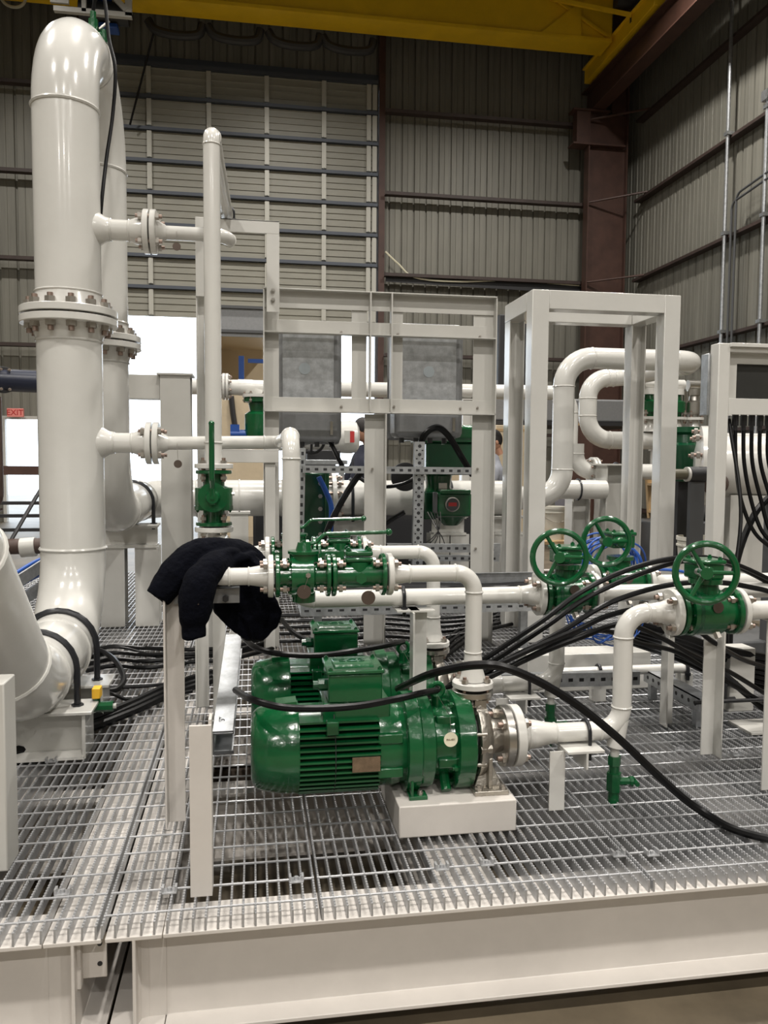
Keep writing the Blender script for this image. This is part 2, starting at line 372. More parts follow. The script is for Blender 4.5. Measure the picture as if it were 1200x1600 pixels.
obj('diagonal_brace', MB().cyl((6.3, -.25, 10.95), (7.75, -1.1, 10.3), .05, n=4), YELLOW, cr); obj('diagonal_brace', MB().cyl((6.5, -.25, 10.9), (7.6, -.25, 10.3), .035, n=4), YELLOW, cr)
dm = obj('drive_motor', MB().cyl((7.45, -1.0, 10.62), (7.95, -1.0, 10.62), .14, n=16).cyl((7.9, -1.0, 10.7), (7.9, -1.0, 10.2), .13, n=12), DARK, cr)
obj('drive_plate', MB().box(8.02, 8.22, -1.15, -.85, 10.38, 10.78), YELLOW, cr)
hz = thing('crane_hoist', 'blue motor hoist trolley hanging under the crane girder', 'hoist', (0, 17.0, 0))
p = at(90, 5, Y=16.6); q = at(210, 40, Y=16.6)
obj('frame', MB().box(p.x, q.x, -.75, -.65, q.z-.03, q.z+.06).box(p.x+.4, q.x, -.75, -.65, q.z+.75, q.z+.85).box(q.x-.12, q.x, -.75, -.65, q.z, q.z+.85).box(p.x+.5, p.x+.58, -.75, -.65, q.z, q.z+.85)
    .prism([(0,-.05),(.06,-.05),(.06,.05),(0,.05)], (p.x+.6, -.7, q.z+.8), (q.x-.1, -.7, q.z+.1)), GREYW, hz)
obj('ladder_guard', MB().box(p.x-.05, p.x+.28, -.78, -.72, q.z+.1, q.z+.95), GREYW, hz)
obj('motor', MB().cyl((p.x+.5, -.4, q.z+.62), (q.x-.4, -.4, q.z+.62), .24, n=20), BLUEM, hz)
obj('rope_drum', MB().cyl((p.x+.4, -.4, q.z+.18), (q.x-.1, -.4, q.z+.18), .2, n=20), DARK, hz)
obj('gear_case', MB().box(p.x+.75, q.x-.3, -.5, -.2, q.z-.12, q.z-.03), BLUEM, hz, .02)
for i, x in enumerate((-2.1, -.9, .35, 1.5)):     # folded festoon cable bundles under the girder
    pts = [(x, 17.65, 10.1), (x+.15, 17.65, 9.92), (x+.55, 17.65, 9.85), (x+1.0, 17.65, 9.9), (x+1.1, 17.65, 10.12)]
    one('festoon_cable', MB().tube(spline(pts), .09, 10), DARK, '%s folded black festoon cable under the crane girder, counted from the hoist' % ('first', 'second', 'third', 'fourth')[i], 'cable', 'festoon cables under the crane')
for i, x in enumerate((-6.3, -5.6, -4.9)):
    one('hoist_cable_loop', MB().tube(spline([(x, 17.3, 10.5), (x+.08, 17.3, 10.05), (x+.3, 17.3, 9.93), (x+.5, 17.3, 10.05), (x+.55, 17.3, 10.5)]), .03, 8), mat('pale_cable', (.4,.38,.3), .5) if i == 0 else bpy.data.materials['pale_cable'],
        'pale hoist cable loop hanging at top, %s of three' % ('leftmost', 'middle', 'rightmost')[i], 'cable', 'hoist cable loops')
# ---- wall conduits
for i, (x, y, zt, lab) in enumerate(((1141, 14.6, CEIL-.1, 'tall grey conduit running up the side wall to the roof'), (1191, 13.0, 7.45, 'grey conduit on side wall ending at a junction box'))):
    X = XR-.24; yy = at(x, 100 if i == 0 else 400, X=X).y
    c = thing('wall_conduit', lab, 'conduit', (X, yy, 0))
    obj('pipe_run', MB().cyl((0,0,FZ+1.2), (0,0,zt), .035, n=10), GALV, c)
    for z in (3.6, 5.45, 7.3): obj('strap', MB().box(-.05, .1, -.06, .06, z-.03, z+.03), GALV, c)
    if i: obj('junction_box', MB().box(-.08, .08, -.08, .08, zt-.05, zt+.12), GALV, c); obj('pipe_run', MB().cyl((0,0,zt+.05), (0,-6,zt+.05), .03, n=8), GALV, c)
for k, dy in enumerate((.16, .3)):
    X = XR-.25; yy = at(1133, 400, X=X).y
    one('wall_conduit', MB().tube(fillet([(X, yy-dy, FZ+1.2), (X, yy-dy, 5.95+.12*k), (X, yy-6, 6.5+.12*k)], .15)[0], .022, 8), DGREY, '%s thin dark conduit bending over on the side wall' % ('upper', 'lower')[1-k], 'conduit')
one('wall_cable', MB().tube(spline([at(602, 393, Y=18.7), at(622, 412, Y=18.7), at(650, 434, Y=18.7), at(720, 440, Y=18.7), at(800, 438, Y=18.7), at(905, 446, Y=18.7)]), .022, 6), TAGW, 'thin white cable sagging along the back wall girt', 'cable')
one('wall_rod', MB().cyl(at(714, 306, Y=18.7), at(850, 318, Y=18.7), .02, n=6), GREYW, 'thin pale rod lying on the back wall girt', 'rod')
# ---- high bay lamps
for i, (x, y) in enumerate(LAMPS):
    lz = 10.9 - G
    t = thing('high_bay_lamp', 'round high bay lamp hanging from the roof, %s row, %s column' % (('first', 'second', 'third', 'fourth', 'fifth')[i//3], ('left', 'middle', 'right')[i % 3]), 'lamp', (x, y, lz), group='high bay lamps')
    obj('housing', MB().lathe((0,0,0), (0,0,1), [(0,.24),(.02,.25),(.1,.2),(.3,.1),(.34,.1)], 24), DGREY, t)
    obj('lens', MB().lathe((0,0,-.012), (0,0,1), [(0,.2),(.01,.22)], 24), LED, t)
    obj('suspension_rod', MB().cyl((0,0,.34), (0,0,CEIL-lz), .01, n=6), DARK, t)
    ld = bpy.data.lights.new('high_bay_light', 'AREA'); ld.shape = 'DISK'; ld.size = .42; ld.energy = LAMP_POWER; ld.color = (1.0, .955, .895); ld.spread = math.radians(156)
    lo = bpy.data.objects.new('high_bay_light', ld); COL.objects.link(lo); lo.parent = t; lo.location = (0, 0, -.03)
# ================================================================== SKIDS AND GRATING
Y0 = 1.885; ZB = -.285; ZT = -.033; HB = ZT-ZB; zc = (ZT+ZB)/2
XA = at(209, 1500, Y=Y0).x; XBB = at(113, 1500, Y=Y0).x
dun = MB()
sa = thing('equipment_skid', 'white steel skid base with I-beam edges under the pumps', 'skid', (0, 0, 0))
obj('front_beam', MB().prism(I_(HB, .13), (XA+.067, Y0+.065, zc), (3.4, Y0+.065, zc)), BEAMW, sa, .002)
obj('side_beam', MB().prism(I_(HB, .13), (XA, Y0, zc), (XA, 8.0, zc)), BEAMW, sa, .002)
for x in (.55, 1.5, 2.4, 3.3): obj('side_beam' if x > 3 else 'stringer', MB().prism(I_(HB, .16), (x, Y0+.13, zc), (x, 8.0, zc)), BEAMW, sa)
for y in (2.75, 3.6, 4.6, 5.6, 6.8, 7.95): obj('cross_beam', MB().prism(I_(HB-.02, .11), (XA, y, zc), (3.3, y, zc)), BEAMW, sa)
obj('drip_pan', MB().box(1.02, 3.25, 2.02, 4.5, -.20, -.19), PANM, sa); obj('corner_web', MB().box(XA+.003, XA+.068, Y0+.060, Y0+.070, ZB+.01, ZT-.01), BEAMW, sa); obj('corner_fillet', MB().prism([(0,0),(.022,0),(.006,.006),(0,.022)], (XA+.004, Y0+.06, ZB+.01), (XA+.004, Y0+.06, ZT-.01), (0,-1,0)), BEAMW, sa)
sb = thing('equipment_skid', 'white steel skid base under the tall bent pipe', 'skid', (0, 0, 0))
obj('front_beam', MB().prism(I_(HB, .13), (-2.6, Y0+.065, zc), (XBB-.067, Y0+.065, zc)), BEAMW, sb, .002)
obj('side_beam', MB().prism(I_(HB, .13), (XBB, Y0, zc), (XBB, 8.0, zc)), BEAMW, sb, .002)
for x in (-.8, -1.5, -2.3): obj('stringer', MB().prism(I_(HB, .14), (x, Y0+.13, zc), (x, 8.0, zc)), BEAMW, sb)
for y in (2.75, 3.6, 4.6, 5.6, 6.8, 7.95): obj('cross_beam', MB().prism(I_(HB-.02, .11), (-2.5, y, zc), (XBB, y, zc)), BEAMW, sb)
obj('corner_web', MB().box(XBB-.068, XBB-.003, Y0+.060, Y0+.070, ZB+.01, ZT-.01), BEAMW, sb)
a = at(146, 1500, Y=Y0+.04)
clip = obj('clip_angle', MB().box(XBB+.0, a.x+.028, Y0+.055, Y0+.063, -.16, -.05).box(XBB, XBB+.012, Y0+.03, Y0+.11, -.17, -.05), BEAMW, sb, .002)
for z in (-.075, -.125): obj('bolt_hole', MB().cyl((a.x+.012, Y0+.0535, z), (a.x+.012, Y0+.0555, z), .006, n=12), DARK, clip)
for i, (x, y) in enumerate(((.0, 3.6), (1.5, 3.6), (3.0, 3.6), (-1.5, 3.6), (0., 6.8), (1.5, 6.8), (3.0, 6.8), (-1.5, 6.8))):
    one('timber_dunnage', MB().box(x-.5, x+.5, y-.07, y+.07, FZ, ZB), TIMBER, 'timber packing block under the skid beams, ' + ('front, below the left deck', 'front, below the handwheel valves', 'front, below the far right deck', 'front, below the big elbow', 'rear, below the left deck', 'rear, below the manifold', 'rear, below the loop pipe', 'rear, behind the big elbow')[i], 'timber', 'dunnage under the skids', .004)
# grating: serrated bearing bars along the depth, rods across
def bar_mesh(Lb, teeth):
    top = []
    if teeth:
        n = int(Lb/.0127); p = Lb/n
        for i in range(n): a = i*p; top += [(a, 0), (a+p*.45, 0), (a+p*.55, -.006), (a+p*.88, -.006)]
        top.append((Lb, 0))
    else: top = [(0, 0), (Lb, 0)]
    n = len(top); b = -.032; t = .0024
    vs = [(-t, a, z) for a, z in top] + [(t, a, z) for a, z in top] + [(-t, a, b) for a, z in top] + [(t, a, b) for a, z in top]
    fs = []
    for i in range(n-1): fs += [(i, i+1, n+i+1, n+i), (2*n+i, 2*n+i+1, i+1, i), (n+i, n+i+1, 3*n+i+1, 3*n+i), (3*n+i, 3*n+i+1, 2*n+i+1, 2*n+i)]
    fs += [(0, n, 3*n, 2*n), (n-1, 2*n-1, 4*n-1, 3*n-1)]
    me = bpy.data.meshes.new('bearing_bar'); me.from_pydata(vs, [], fs); me.materials.append(GALVB); return me
Y1 = 4.6
near_bar = bar_mesh(Y1-Y0, True)
xj = [-1.32, XBB+.105, XA-.075, .158, 1.026, 1.9, 2.77]
panels = [(-2.2, -1.33, 'at far left edge of the deck'), (-1.31, XA-.082, 'beside the big elbow supports'), (XA-.074, .154, 'under the leaning galvanised channel'), (.162, 1.022, 'under the two green pumps'), (1.03, 1.895, 'under the handwheel valves'), (1.905, 2.77, 'at far right of the deck')]
for (x0, x1, where) in panels:
    gp = thing('deck_grating', 'serrated galvanised steel grating panel ' + where, 'grating', (x0, Y0, 0), group='deck gratings')
    n = round((x1-x0)/.0302)
    for i in range(n+1): obj('bearing_bar', near_bar, GALVB, gp).location = (.003 + (x1-x0-.006)*i/n, 0, 0)
    rod = MB().cyl((0,0,0), (x1-x0,0,0), .0033, n=6).mesh('cross_rod')
    for k in range(int((Y1-Y0)/.1016)): obj('cross_rod', rod, GALVB, gp).location = (0, .045 + .1016*k, -.0025)
    g2 = thing('deck_grating', 'rear deck grating panel in line with the one ' + where, 'grating', (x0, Y1+.01, 0), group='deck gratings')
    m2 = MB()
    for i in range(n+1): x = .003 + (x1-x0-.006)*i/n; m2.box(x-.0024, x+.0024, 0, 3.38, -.032, 0)
    tag(obj('bearing_bars', m2, GALVB, g2), None, None, kind='stuff')
    for k in range(33): obj('cross_rod', rod, GALVB, g2).location = (0, .045 + .1016*k, -.0025)
CLIPW = ('at the front edge near the left post', 'left of the short flat post foot', 'in front of the motor cowl', 'in front of the pump plinth', 'right of the plinth front corner', 'left of the front panel joint', 'right of the front panel joint', 'beside the big elbow saddles', 'between the two cream angle posts', 'beside the bypass outlet post')
clip_me = MB().box(-.018, .018, -.014, .014, .0005, .003).box(-.019, -.013, -.01, .01, .003, .016).box(.013, .019, -.01, .01, .003, .016).cyl((0,0,.003), (0,0,.011), .006, n=6).mesh('grating_clip')
for i, (px, py) in enumerate(((98, 1396), (265, 1393), (463, 1376), (690, 1357), (760, 1350), (965, 1336), (1018, 1335), (80, 1190), (1150, 1180), (1060, 1172))):
    o = one('grating_clip', clip_me, GALVB, 'small saddle clip on the deck grating, ' + CLIPW[i], 'clip', 'grating saddle clips'); o.location = at(px, py, z=0)
# ================================================================== PUMPS, PIPES AND VALVES
REBASE = []
def wthing(name, label, cat, base, group=None):  # parts are given in world coordinates; the Empty is moved to the base at the end
    t = thing(name, label, cat, (0,0,0), (0,0,0), group); REBASE.append((t, Vector(base))); return t
YP1, YP2 = 2.37, 2.93
ZL = .747; ZS = .23
XD = .672                                        # discharge risers
# ---- pump sets
def pump(y, label, tagm):
    t = thing('pump_set', label, 'pump', (0, y, .095), group='green motor pumps')
    z = ZS-.095; X = lambda p: at(p, 1160, Y=YP1).x
    x0, x1, x2, x3, x4, x5, x6, x7, x8 = -.009, .126, .364, .444, .504, .538, .595, .651, .667
    A = (1,0,0)
    cowl = obj('fan_cowl', MB().lathe((x0,0,z), A, [(0,.085),(.006,.105),(.02,.118),(.05,.126),(.09,.133),(x1-x0,.137),(x1-x0+.004,.136)], 48), GREEN, t)
    obj('cowl_lip', MB().prism([(-.03,0),(.03,0),(.03,.012),(-.03,.012)], (x1-.06, 0, z+.128), (x1, 0, z+.133)), GREEN, cowl)
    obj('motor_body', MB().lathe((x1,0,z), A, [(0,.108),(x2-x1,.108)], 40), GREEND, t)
    for k in range(13):
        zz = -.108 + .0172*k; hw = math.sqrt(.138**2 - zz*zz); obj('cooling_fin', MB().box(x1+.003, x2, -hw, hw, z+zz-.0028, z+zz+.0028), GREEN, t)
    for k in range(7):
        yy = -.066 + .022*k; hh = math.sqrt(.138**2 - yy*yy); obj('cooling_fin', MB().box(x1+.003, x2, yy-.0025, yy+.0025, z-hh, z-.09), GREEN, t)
    obj('motor_flange_neck', MB().lathe((x2-.005,0,z), A, [(0,.112),(.006,.126),(.05,.128),(.088,.118)], 40), GREEN, t)
    for a in (25, 155, 205, 335):
        r = math.radians(a); obj('foot_lug', MB().cbox((x2+.03, math.cos(r)*.12, z+math.sin(r)*.12), (.075,.035,.03)), GREEN, t, .004)
    pad = obj('terminal_pad', MB().box(.20, .40, -.075, .075, z+.09, z+.15), GREEN, t, .004)
    jb = obj('junction_box', MB().box(.215, .375, -.08, .08, z+.15, z+.235), GREEN, t, .005)
    lid = obj('lid', MB().box(.21, .38, -.086, .086, z+.235, z+.247).prism([(-.055,0),(-.03,.0),(.03,0),(.055,0),(.04,.006),(-.04,.006)], (.235,0,z+.247), (.355,0,z+.247)), GREEN, jb, .003)
    text('SC3', .05, jb, (.295, .012, z+.2535), (0, 0, 0), GREEND, .0012, 'embossed_mark')
    for sx in (.222, .368):
        for sy in (-.074, .074): nut(jb, (sx, sy, z+.247), (0,0,1), .007, .005, GREEN, 'screw')
    obj('cable_gland', MB().cyl((.215,-.02,z+.19), (.19,-.02,z+.19), .018, n=8).cyl((.19,-.02,z+.19), (.175,-.02,z+.19), .013, n=10), GREEND, jb)
    obj('nameplate', MB().box(x2-.085, x2-.004, -.143, -.1395, z-.035, z+.008), PLATE, t)
    obj('wiring_strap', MB().box(.205, .24, -.142, -.11, z+.075, z+.115), GREEN, t, .003)
    obj('cable_tie', MB().ring((.232,0,z), A, .1375, .0015, 40, 6), GASKET, t)
    obj('motor_flange', MB().lathe((x3,0,z), A, [(0,.145),(.002,.150),(.04,.150),(.042,.146),(.046,.140)], 48), GREEN, t)
    obj('lantern_flange', MB().lathe((x4-.018,0,z), A, [(0,.138),(.04,.138),(.044,.132),(.05,.11)], 48), GREEN, t)
    lan = obj('bearing_lantern', MB().lathe((x5-.005,0,z), A, [(0,.108),(.05,.104),(.085,.112)], 32), GREEN, t)
    for a in (20, 75, 130, 200, 260, 310):
        r = math.radians(a); obj('rib', MB().cbox((x5+.04, math.cos(r)*.106, z+math.sin(r)*.106), (.075,.028 if a in (200,310) else .018,.028)), GREEN, lan, .004)
    obj('drain_boss', MB().cyl((x5+.03,-.06,z-.085), (x5+.03,-.095,z-.125), .016, n=10), GREEN, lan)
    eye = obj('lifting_eye', MB().ring((x5+.02,0,z+.155), (0,1,0), .02, .008, 20, 8).cyl((x5+.02,0,z+.10), (x5+.02,0,z+.138), .017, n=12), GREEN, t)
    disc_tag(t, (x5+.028, -.15, z+.05), .021, tagm, (.05,-1,.1)); obj('tag_wire', MB().tube([(x5+.02,-.02,z+.14),(x5+.04,-.09,z+.10),(x5+.028,-.149,z+.068)], .0008, 5), STEEL, t)
    text('PH-401', .0088, t, (x5+.028, -.1518, z+.05), (PI/2-.1, 0, .05), PLATE, .0003)
    obj('pump_flange', MB().lathe((x6,0,z), A, [(0,.138),(.004,.148),(x7-x6-.004,.148),(x7-x6,.144)], 48), GREEN, t)
    for k in range(8):
        a = 2*PI*(k+.5)/8; nut(t, (x6, math.cos(a)*.13, z+math.sin(a)*.13), (-1,0,0), .009, .009, GREEN)
        obj('casing_stud', MB().cyl((x7,math.cos(a)*.12,z+math.sin(a)*.12), (x8+.02,math.cos(a)*.12,z+math.sin(a)*.12), .0055, n=8), STEEL, t)
    obj('seal_cover', MB().lathe((x7,0,z), A, [(0,.095),(x8-x7+.01,.1)], 32), DARK, t)
    cas = obj('pump_casing', MB().lathe((x8,0,z), A, [(0,.118),(.004,.124),(.02,.122),(.035,.11),(.05,.085),(.06,.055),(.1,.048)], 40), CAST, t)
    obj('volute_throat', MB().lathe((XD,0,z+.06), (0,0,1), [(0,.06),(.05,.036),(.09,.026),(.1,.03)], 24).cbox((XD+.012,0,z+.105), (.036,.10,.05)), CAST, cas)
    for a in (0, 60, 180, 240, 300, 120):
        r = math.radians(a); obj('bolt_boss', MB().cyl((x8-.002,math.cos(r)*.113,z+math.sin(r)*.113), (x8+.034,math.cos(r)*.105,z+math.sin(r)*.105), .014, n=10), CAST, cas)
    zf = .386-.095
    flange(t, (XD,0,zf-.002), (0,0,1), .127, .02, .03, STEEL, bolted=False, name='discharge_flange')
    obj('discharge_neck', MB().cyl((XD,0,z+.1), (XD,0,zf-.02), .03, n=20), DARK, cas)
    flange(t, (.790,0,z), (1,0,0), .19, .028, .048, STEEL, bolted=False, name='suction_flange')
    foot = obj('pump_foot', MB().box(x8-.02, x8+.085, -.13, -.04, 0, .014).box(x8-.02, x8+.085, .04, .13, 0, .014)
        .box(x8+.028, x8+.04, -.11, .11, .014, z-.03)
        .add([(x8-.01,-.09,.014),(x8+.075,-.09,.014),(x8+.045,-.07,z-.05),(x8+.02,-.07,z-.05),(x8-.01,-.08,.014),(x8+.075,-.08,.014),(x8+.045,-.06,z-.05),(x8+.02,-.06,z-.05)],[(0,1,2,3),(7,6,5,4),(0,4,5,1),(1,5,6,2),(2,6,7,3),(3,7,4,0)]), CAST, t, .002)
    for sx in (x8-.004, x8+.07):
        for sy in (-.115, .115): nut(foot, (sx, sy, .014), (0,0,1), .011, .009)
    obj('motor_foot', MB().box(x3+.005, x3+.06, .085, .13, 0, .012).box(x3+.01, x3+.018, .07, .13, .012, .06), GREEN, t, .002); lf = obj('motor_foot', MB().box(x3+.005, x3+.06, -.13, -.085, 0, .012).box(x3+.01, x3+.018, -.13, -.07, .012, .06), GREEN, t, .002)
    nut(lf, (x3+.04, -.115, .012), (0,0,1), .009, .008)
    return t
pump(YP1, 'green electric motor with stainless pump in front', TAGW); pump(YP2, 'second green motor pump, behind the front one', TAGM)
for y, lab in ((YP1, 'front'), (YP2, 'rear')):
    one('pump_plinth', MB().box(.412, .765, y-.165, y+.165, .0, .095), BEAMW, 'cream steel plinth block under the %s pump' % lab, 'plinth', 'pump plinths', .004)
# ---- ball valve, axis x, stem up
def ball_valve(label, loc, rot, hl, od, br, lever=.22, ldir=1, s=.048, tags=True, group=None):
    t = thing('ball_valve', label, 'valve', loc, rot, group)
    obj('body', MB().lathe((-hl,0,0), (1,0,0), [(0,od*.3),(hl*.62,od*.3),(hl*.64,br*.92),(hl*.72,br),(hl*1.36,br),(hl*1.38,br*.8),(hl*1.45,od*.3),(2*hl,od*.3)], 32), GREEN, t)
    for s_, nm in ((-1, 'end_flange'), (1, 'end_flange')):
        flange(t, (s_*hl,0,0), (s_,0,0), od, od*.11, od*.25, GREEN, L=od*.36, name=nm)
    obj('bolt_ring', MB().lathe((-hl*.42,0,0), (1,0,0), [(0,br*1.03),(hl*.14,br*1.03)], 32), GREEN, t)
    for k in range(6):
        a = 2*PI*k/6; nut(t, (-hl*.42, math.cos(a)*br*.86, math.sin(a)*br*.86), (-1,0,0), od*.05, od*.05, GREEN)
    bon = obj('bonnet', MB().lathe((hl*.05,0,br*.7), (0,0,1), [(0,br*.7),(br*.35,br*.7),(br*.37,br*.78),(br*.5,br*.78),(br*.52,br*.4),(br*.75,br*.34),(br*.9,br*.3)], 28), GREEN, t)
    obj('drain_cap', MB().lathe((hl*.05,0,-br*.8), (0,0,-1), [(0,br*.55),(br*.45,br*.55),(br*.47,br*.5)], 24), GREEN, t)
    p = obj('vent_plug', MB().cyl((hl*.15,-br*.93,br*.15), (hl*.15,-br*1.1,br*.15), od*.06, n=6), ZINC, t)
    zt = br*1.5
    path = [(hl*.05,0,zt), (hl*.05+ldir*br*.55,0,zt+.004), (hl*.05+ldir*br*1.0,0,zt+od*.24), (hl*.05+ldir*lever,0,zt+od*.27)]
    lv = obj('lever', MB().tube(fillet(path, od*.12, 5)[0], od*s, 10).ball((hl*.05+ldir*lever,0,zt+od*.27), od*.085, 12, 8), GREEN, t)
    nut(lv, (hl*.05,0,zt-.002), (0,0,1), od*.09, od*.07, GREEN, 'stem_nut')
    if tags:
        disc_tag(t, (0, -br*1.08, -br*.62), od*.16, TAGM); obj('tag_wire', MB().cyl((hl*.15,-br*1.08,br*.1), (0,-br*1.1,-br*.5), .0008, n=5), STEEL, t)
    return t
def check_valve(label, loc, hl, od, br, group=None):
    t = thing('check_valve', label, 'valve', loc, (0,0,0), group)
    obj('body', MB().lathe((-hl,0,0), (1,0,0), [(0,od*.3),(hl*.5,od*.3),(hl*.75,br*.8),(hl*1.2,br*.8),(hl*1.5,od*.3),(2*hl,od*.3)], 32), GREEN, t)
    for s_ in (-1, 1): flange(t, (s_*hl,0,0), (s_,0,0), od, od*.11, od*.25, GREEN, L=od*.36, name='end_flange', bolted=s_ > 0)
    obj('neck', MB().lathe((0,0,0), (0,0,1), [(0,br*.78),(br*.8,br*.74)], 24), GREEN, t)
    b = obj('bonnet_plate', MB().cbox((0,0,br*.95), (hl*1.02, br*1.35, br*.3)), GREEN, t, .006); c = obj('cover_plate', MB().cbox((0,0,br*1.32), (hl*1.0, br*1.3, br*.34)), GREEN, t, .006)
    for sx in (-.38, .38):
        for sy in (-.48, .48): nut(c, (sx*hl, sy*br, br*1.49), (0,0,1), od*.06, od*.05, GREEN)
    obj('hinge_boss', MB().cyl((hl*.05,-br*.95,-br*.1), (hl*.05,0,-br*.1), br*.35, n=6), GREEN, t)
    disc_tag(t, (hl*.3, -br*1.0, -br*1.25), od*.165, TAGM); obj('tag_wire', MB().cyl((hl*.4,-od*.48,-od*.3), (hl*.3,-br*1.0,-br*1.05), .0008, n=5), STEEL, t)
    return t
xb0 = .062; xb1 = .228; xb2 = .394
for y, n in ((YP1, 'front'), (YP2, 'rear')):
    g = 'discharge valves'
    ball_valve('green ball valve with horizontal lever on the %s discharge line' % n, ((xb0+xb1)/2, y, ZL), (0,0,0), (xb1-xb0)/2-.001, .127, .062, .255, group=g)
    check_valve('green check valve with bolted square cover on the %s discharge line' % n, ((xb1+xb2)/2, y, ZL), (xb2-xb1)/2-.001, .127, .05, group=g)
    d = wthing('discharge_pipe', 'white elbow pipe dropping to the %s pump outlet' % n, 'pipe', (XD, y, .386), 'pump discharge pipes')
    pipe(d, [(xb2+.03, y, ZL), (XD, y, ZL), (XD, y, .42)], .0258, .06)
    obj('weld_seam', MB().ring((XD, y, .50), (0,0,1), .0265, .003, 24, 6), WHITE, d); obj('weld_seam', MB().ring((xb2+.075, y, ZL), (1,0,0), .0265, .003, 24, 6), WHITE, d)
    obj('weld_neck', MB().lathe((XD, y, .497), (0,0,-1), [(0,.0262),(.05,.031),(.085,.042)], 24), WHITE, d); obj('weld_neck', MB().lathe((xb2+.07, y, ZL), (-1,0,0), [(0,.0262),(.03,.031),(.05,.036)], 24), WHITE, d)
    flange(d, (xb2+.002, y, ZL), (-1,0,0), .127, .018, .03, WHITE, bolted=False); flange(d, (XD, y, .39), (0,0,-1), .127, .02, .03, WHITE, L=.044)
    obj('gasket', MB().cyl((XD, y, .385), (XD, y, .391), .052, n=24), GASKET, d)
# ---- header that feeds both valves from the riser
XH = -.125; YR = 3.45
h = wthing('discharge_header', 'white pipe header under the dark sweatshirt', 'pipe', (XH, YP1, ZL))
pipe(h, [(xb0-.02, YP1, ZL), (XH, YP1, ZL), (XH, YR+.02, ZL)], .0258, .055)
XRS = -.163
pipe(h, [(XH, YP2, ZL), (xb0-.02, YP2, ZL)], .0258, .055, name='branch')
pipe(h, [(XH, YR-.05, ZL), (XRS, YR, ZL), (XRS, YR, .80)], .0258, .02, name='riser_stub', weld=False)
for y in (YP1, YP2):
    flange(h, (xb0-.002, y, ZL), (1,0,0), .127, .018, .03, WHITE, bolted=False); obj('weld_neck', MB().lathe((xb0-.075, y, ZL), (1,0,0), [(0,.0262),(.03,.031),(.056,.036)], 24), WHITE, h)
    obj('weld_seam', MB().ring((xb0-.075, y, ZL), (1,0,0), .0265, .003, 24, 6), WHITE, h)
flange(h, (XRS, YR, .806), (0,0,1), .16, .022, .03, WHITE, bolted=False)
ball_valve('green ball valve with upright lever below the thin riser', (XRS, YR, .927), Matrix(((0,-1,0),(0,0,-1),(1,0,0))).to_euler(), .118, .15, .078, .30, 1, .075, tags=False)
# ---- riser
r = wthing('riser_pipe', 'thin white riser pipe with a bend at its top', 'pipe', (XRS, YR, 1.05))
zt = at(333, 207, Y=YR).z
pipe(r, [(XRS, YR, 1.06), (XRS, YR, zt), (XRS+.03, 4.72, zt)], .0345, .05)
ubolt(r, (XRS+.027, 4.53, zt), (0,1,0), .04, .06, .006)
flange(r, (XRS, YR, 1.05), (0,0,-1), .16, .022, .03, WHITE, bolted=False)
obj('weld_seam', MB().ring((XRS, YR, 1.16), (0,0,1), .036, .004, 24, 6), WHITE, r)
obj('reducer', MB().lathe((XRS, YR, 1.07), (0,0,1), [(0,.042),(.05,.036),(.09,.0346)], 24), WHITE, r)
# ---- the tall twenty-seven centimetre pipe bend
YV = 3.72; XV = at(110, 600, Y=YV).x; RB = .1365; EL = .381; YW = YV + 2*EL
zs = at(110, 172, Y=YV).z; z2 = at(113, 856, Y=YV).z; zf = at(110, 497, Y=YV).z; zax = z2-EL
u = wthing('pipe_bend', 'tall white pipe bending over at top like a cane', 'pipe', (XV, YV, zax))
pipe(u, [(XV, YV, zf), (XV, YV, zs+EL), (XV, YW, zs+EL), (XV, YW, zf)], RB, EL-.0005, name='upper_bend', n=48)
FO = .406
def bigflange(t, p, d, hub):
    f = flange(t, p, d, FO, .032, RB, WHITE, 12, L=.075, br=.013, hub=None); return f
def hubneck(t, x, y, z, s): obj('weld_neck', MB().lathe((x, y, z+s*.033), (0,0,s), [(0,.158),(.03,.15),(.055,.14),(.07,RB+.0005)], 48), WHITE, t); obj('weld_seam', MB().ring((x, y, z+s*.103), (0,0,1), RB, .006, 48, 6), WHITE, t)
for y in (YV, YW):
    flange(u, (XV, y, zf+.003), (0,0,-1), FO, .032, RB, WHITE, 12, L=.075, br=.013); hubneck(u, XV, y, zf, 1)
zb1 = at(190, 360, Y=YV).z; xf = at(235, 360, Y=YV).x
def branch(t, z, y, name):
    b = pipe(t, [(XV+.1, y, z), (xf-.02, y, z)], .0445, weld=False, name=name)
    obj('weldolet', MB().lathe((XV+RB-.03, y, z), (1,0,0), [(0,.075),(.03,.068),(.055,.052),(.07,.05),(.075,.0446)], 28), WHITE, b)
    obj('weld_neck', MB().lathe((xf-.09, y, z), (1,0,0), [(0,.0448),(.03,.056),(.07,.06)], 28), WHITE, b)
    for x in (XV+RB+.045, xf-.09): obj('weld_seam', MB().ring((x, y, z), (1,0,0), .0448, .0045, 24, 6), WHITE, b)
    flange(t, (xf-.002, y, z), (1,0,0), .19, .026, .05, WHITE, 4, L=.058, br=.009, name='branch_flange')
branch(u, zb1, YV, 'upper_branch')
lo = wthing('elbow_spool', 'white lower pipe spool with elbow resting on saddle beams', 'pipe', (XV, YV-.5, zax-RB))
YE = 2.82
pipe(lo, [(XV, YV, zf-.003), (XV, YV, zax), (XV, YE, zax), (XV-.02, YE-.72, zax+.72), (XV-1.4, YE-.72, zax+.72)], RB, [EL, .38, .3], name='lower_bend', n=48)
flange(lo, (XV-1.4, YE-.72, zax+.72), (-1,0,0), FO, .032, RB, WHITE, 12, L=.06, br=.013, name='end_flange'); flange(lo, (XV, YV, zf-.003), (0,0,1), FO, .032, RB, WHITE, 12, bolted=False); hubneck(lo, XV, YV, zf, -1)
zb2 = at(190, 692, Y=YV).z
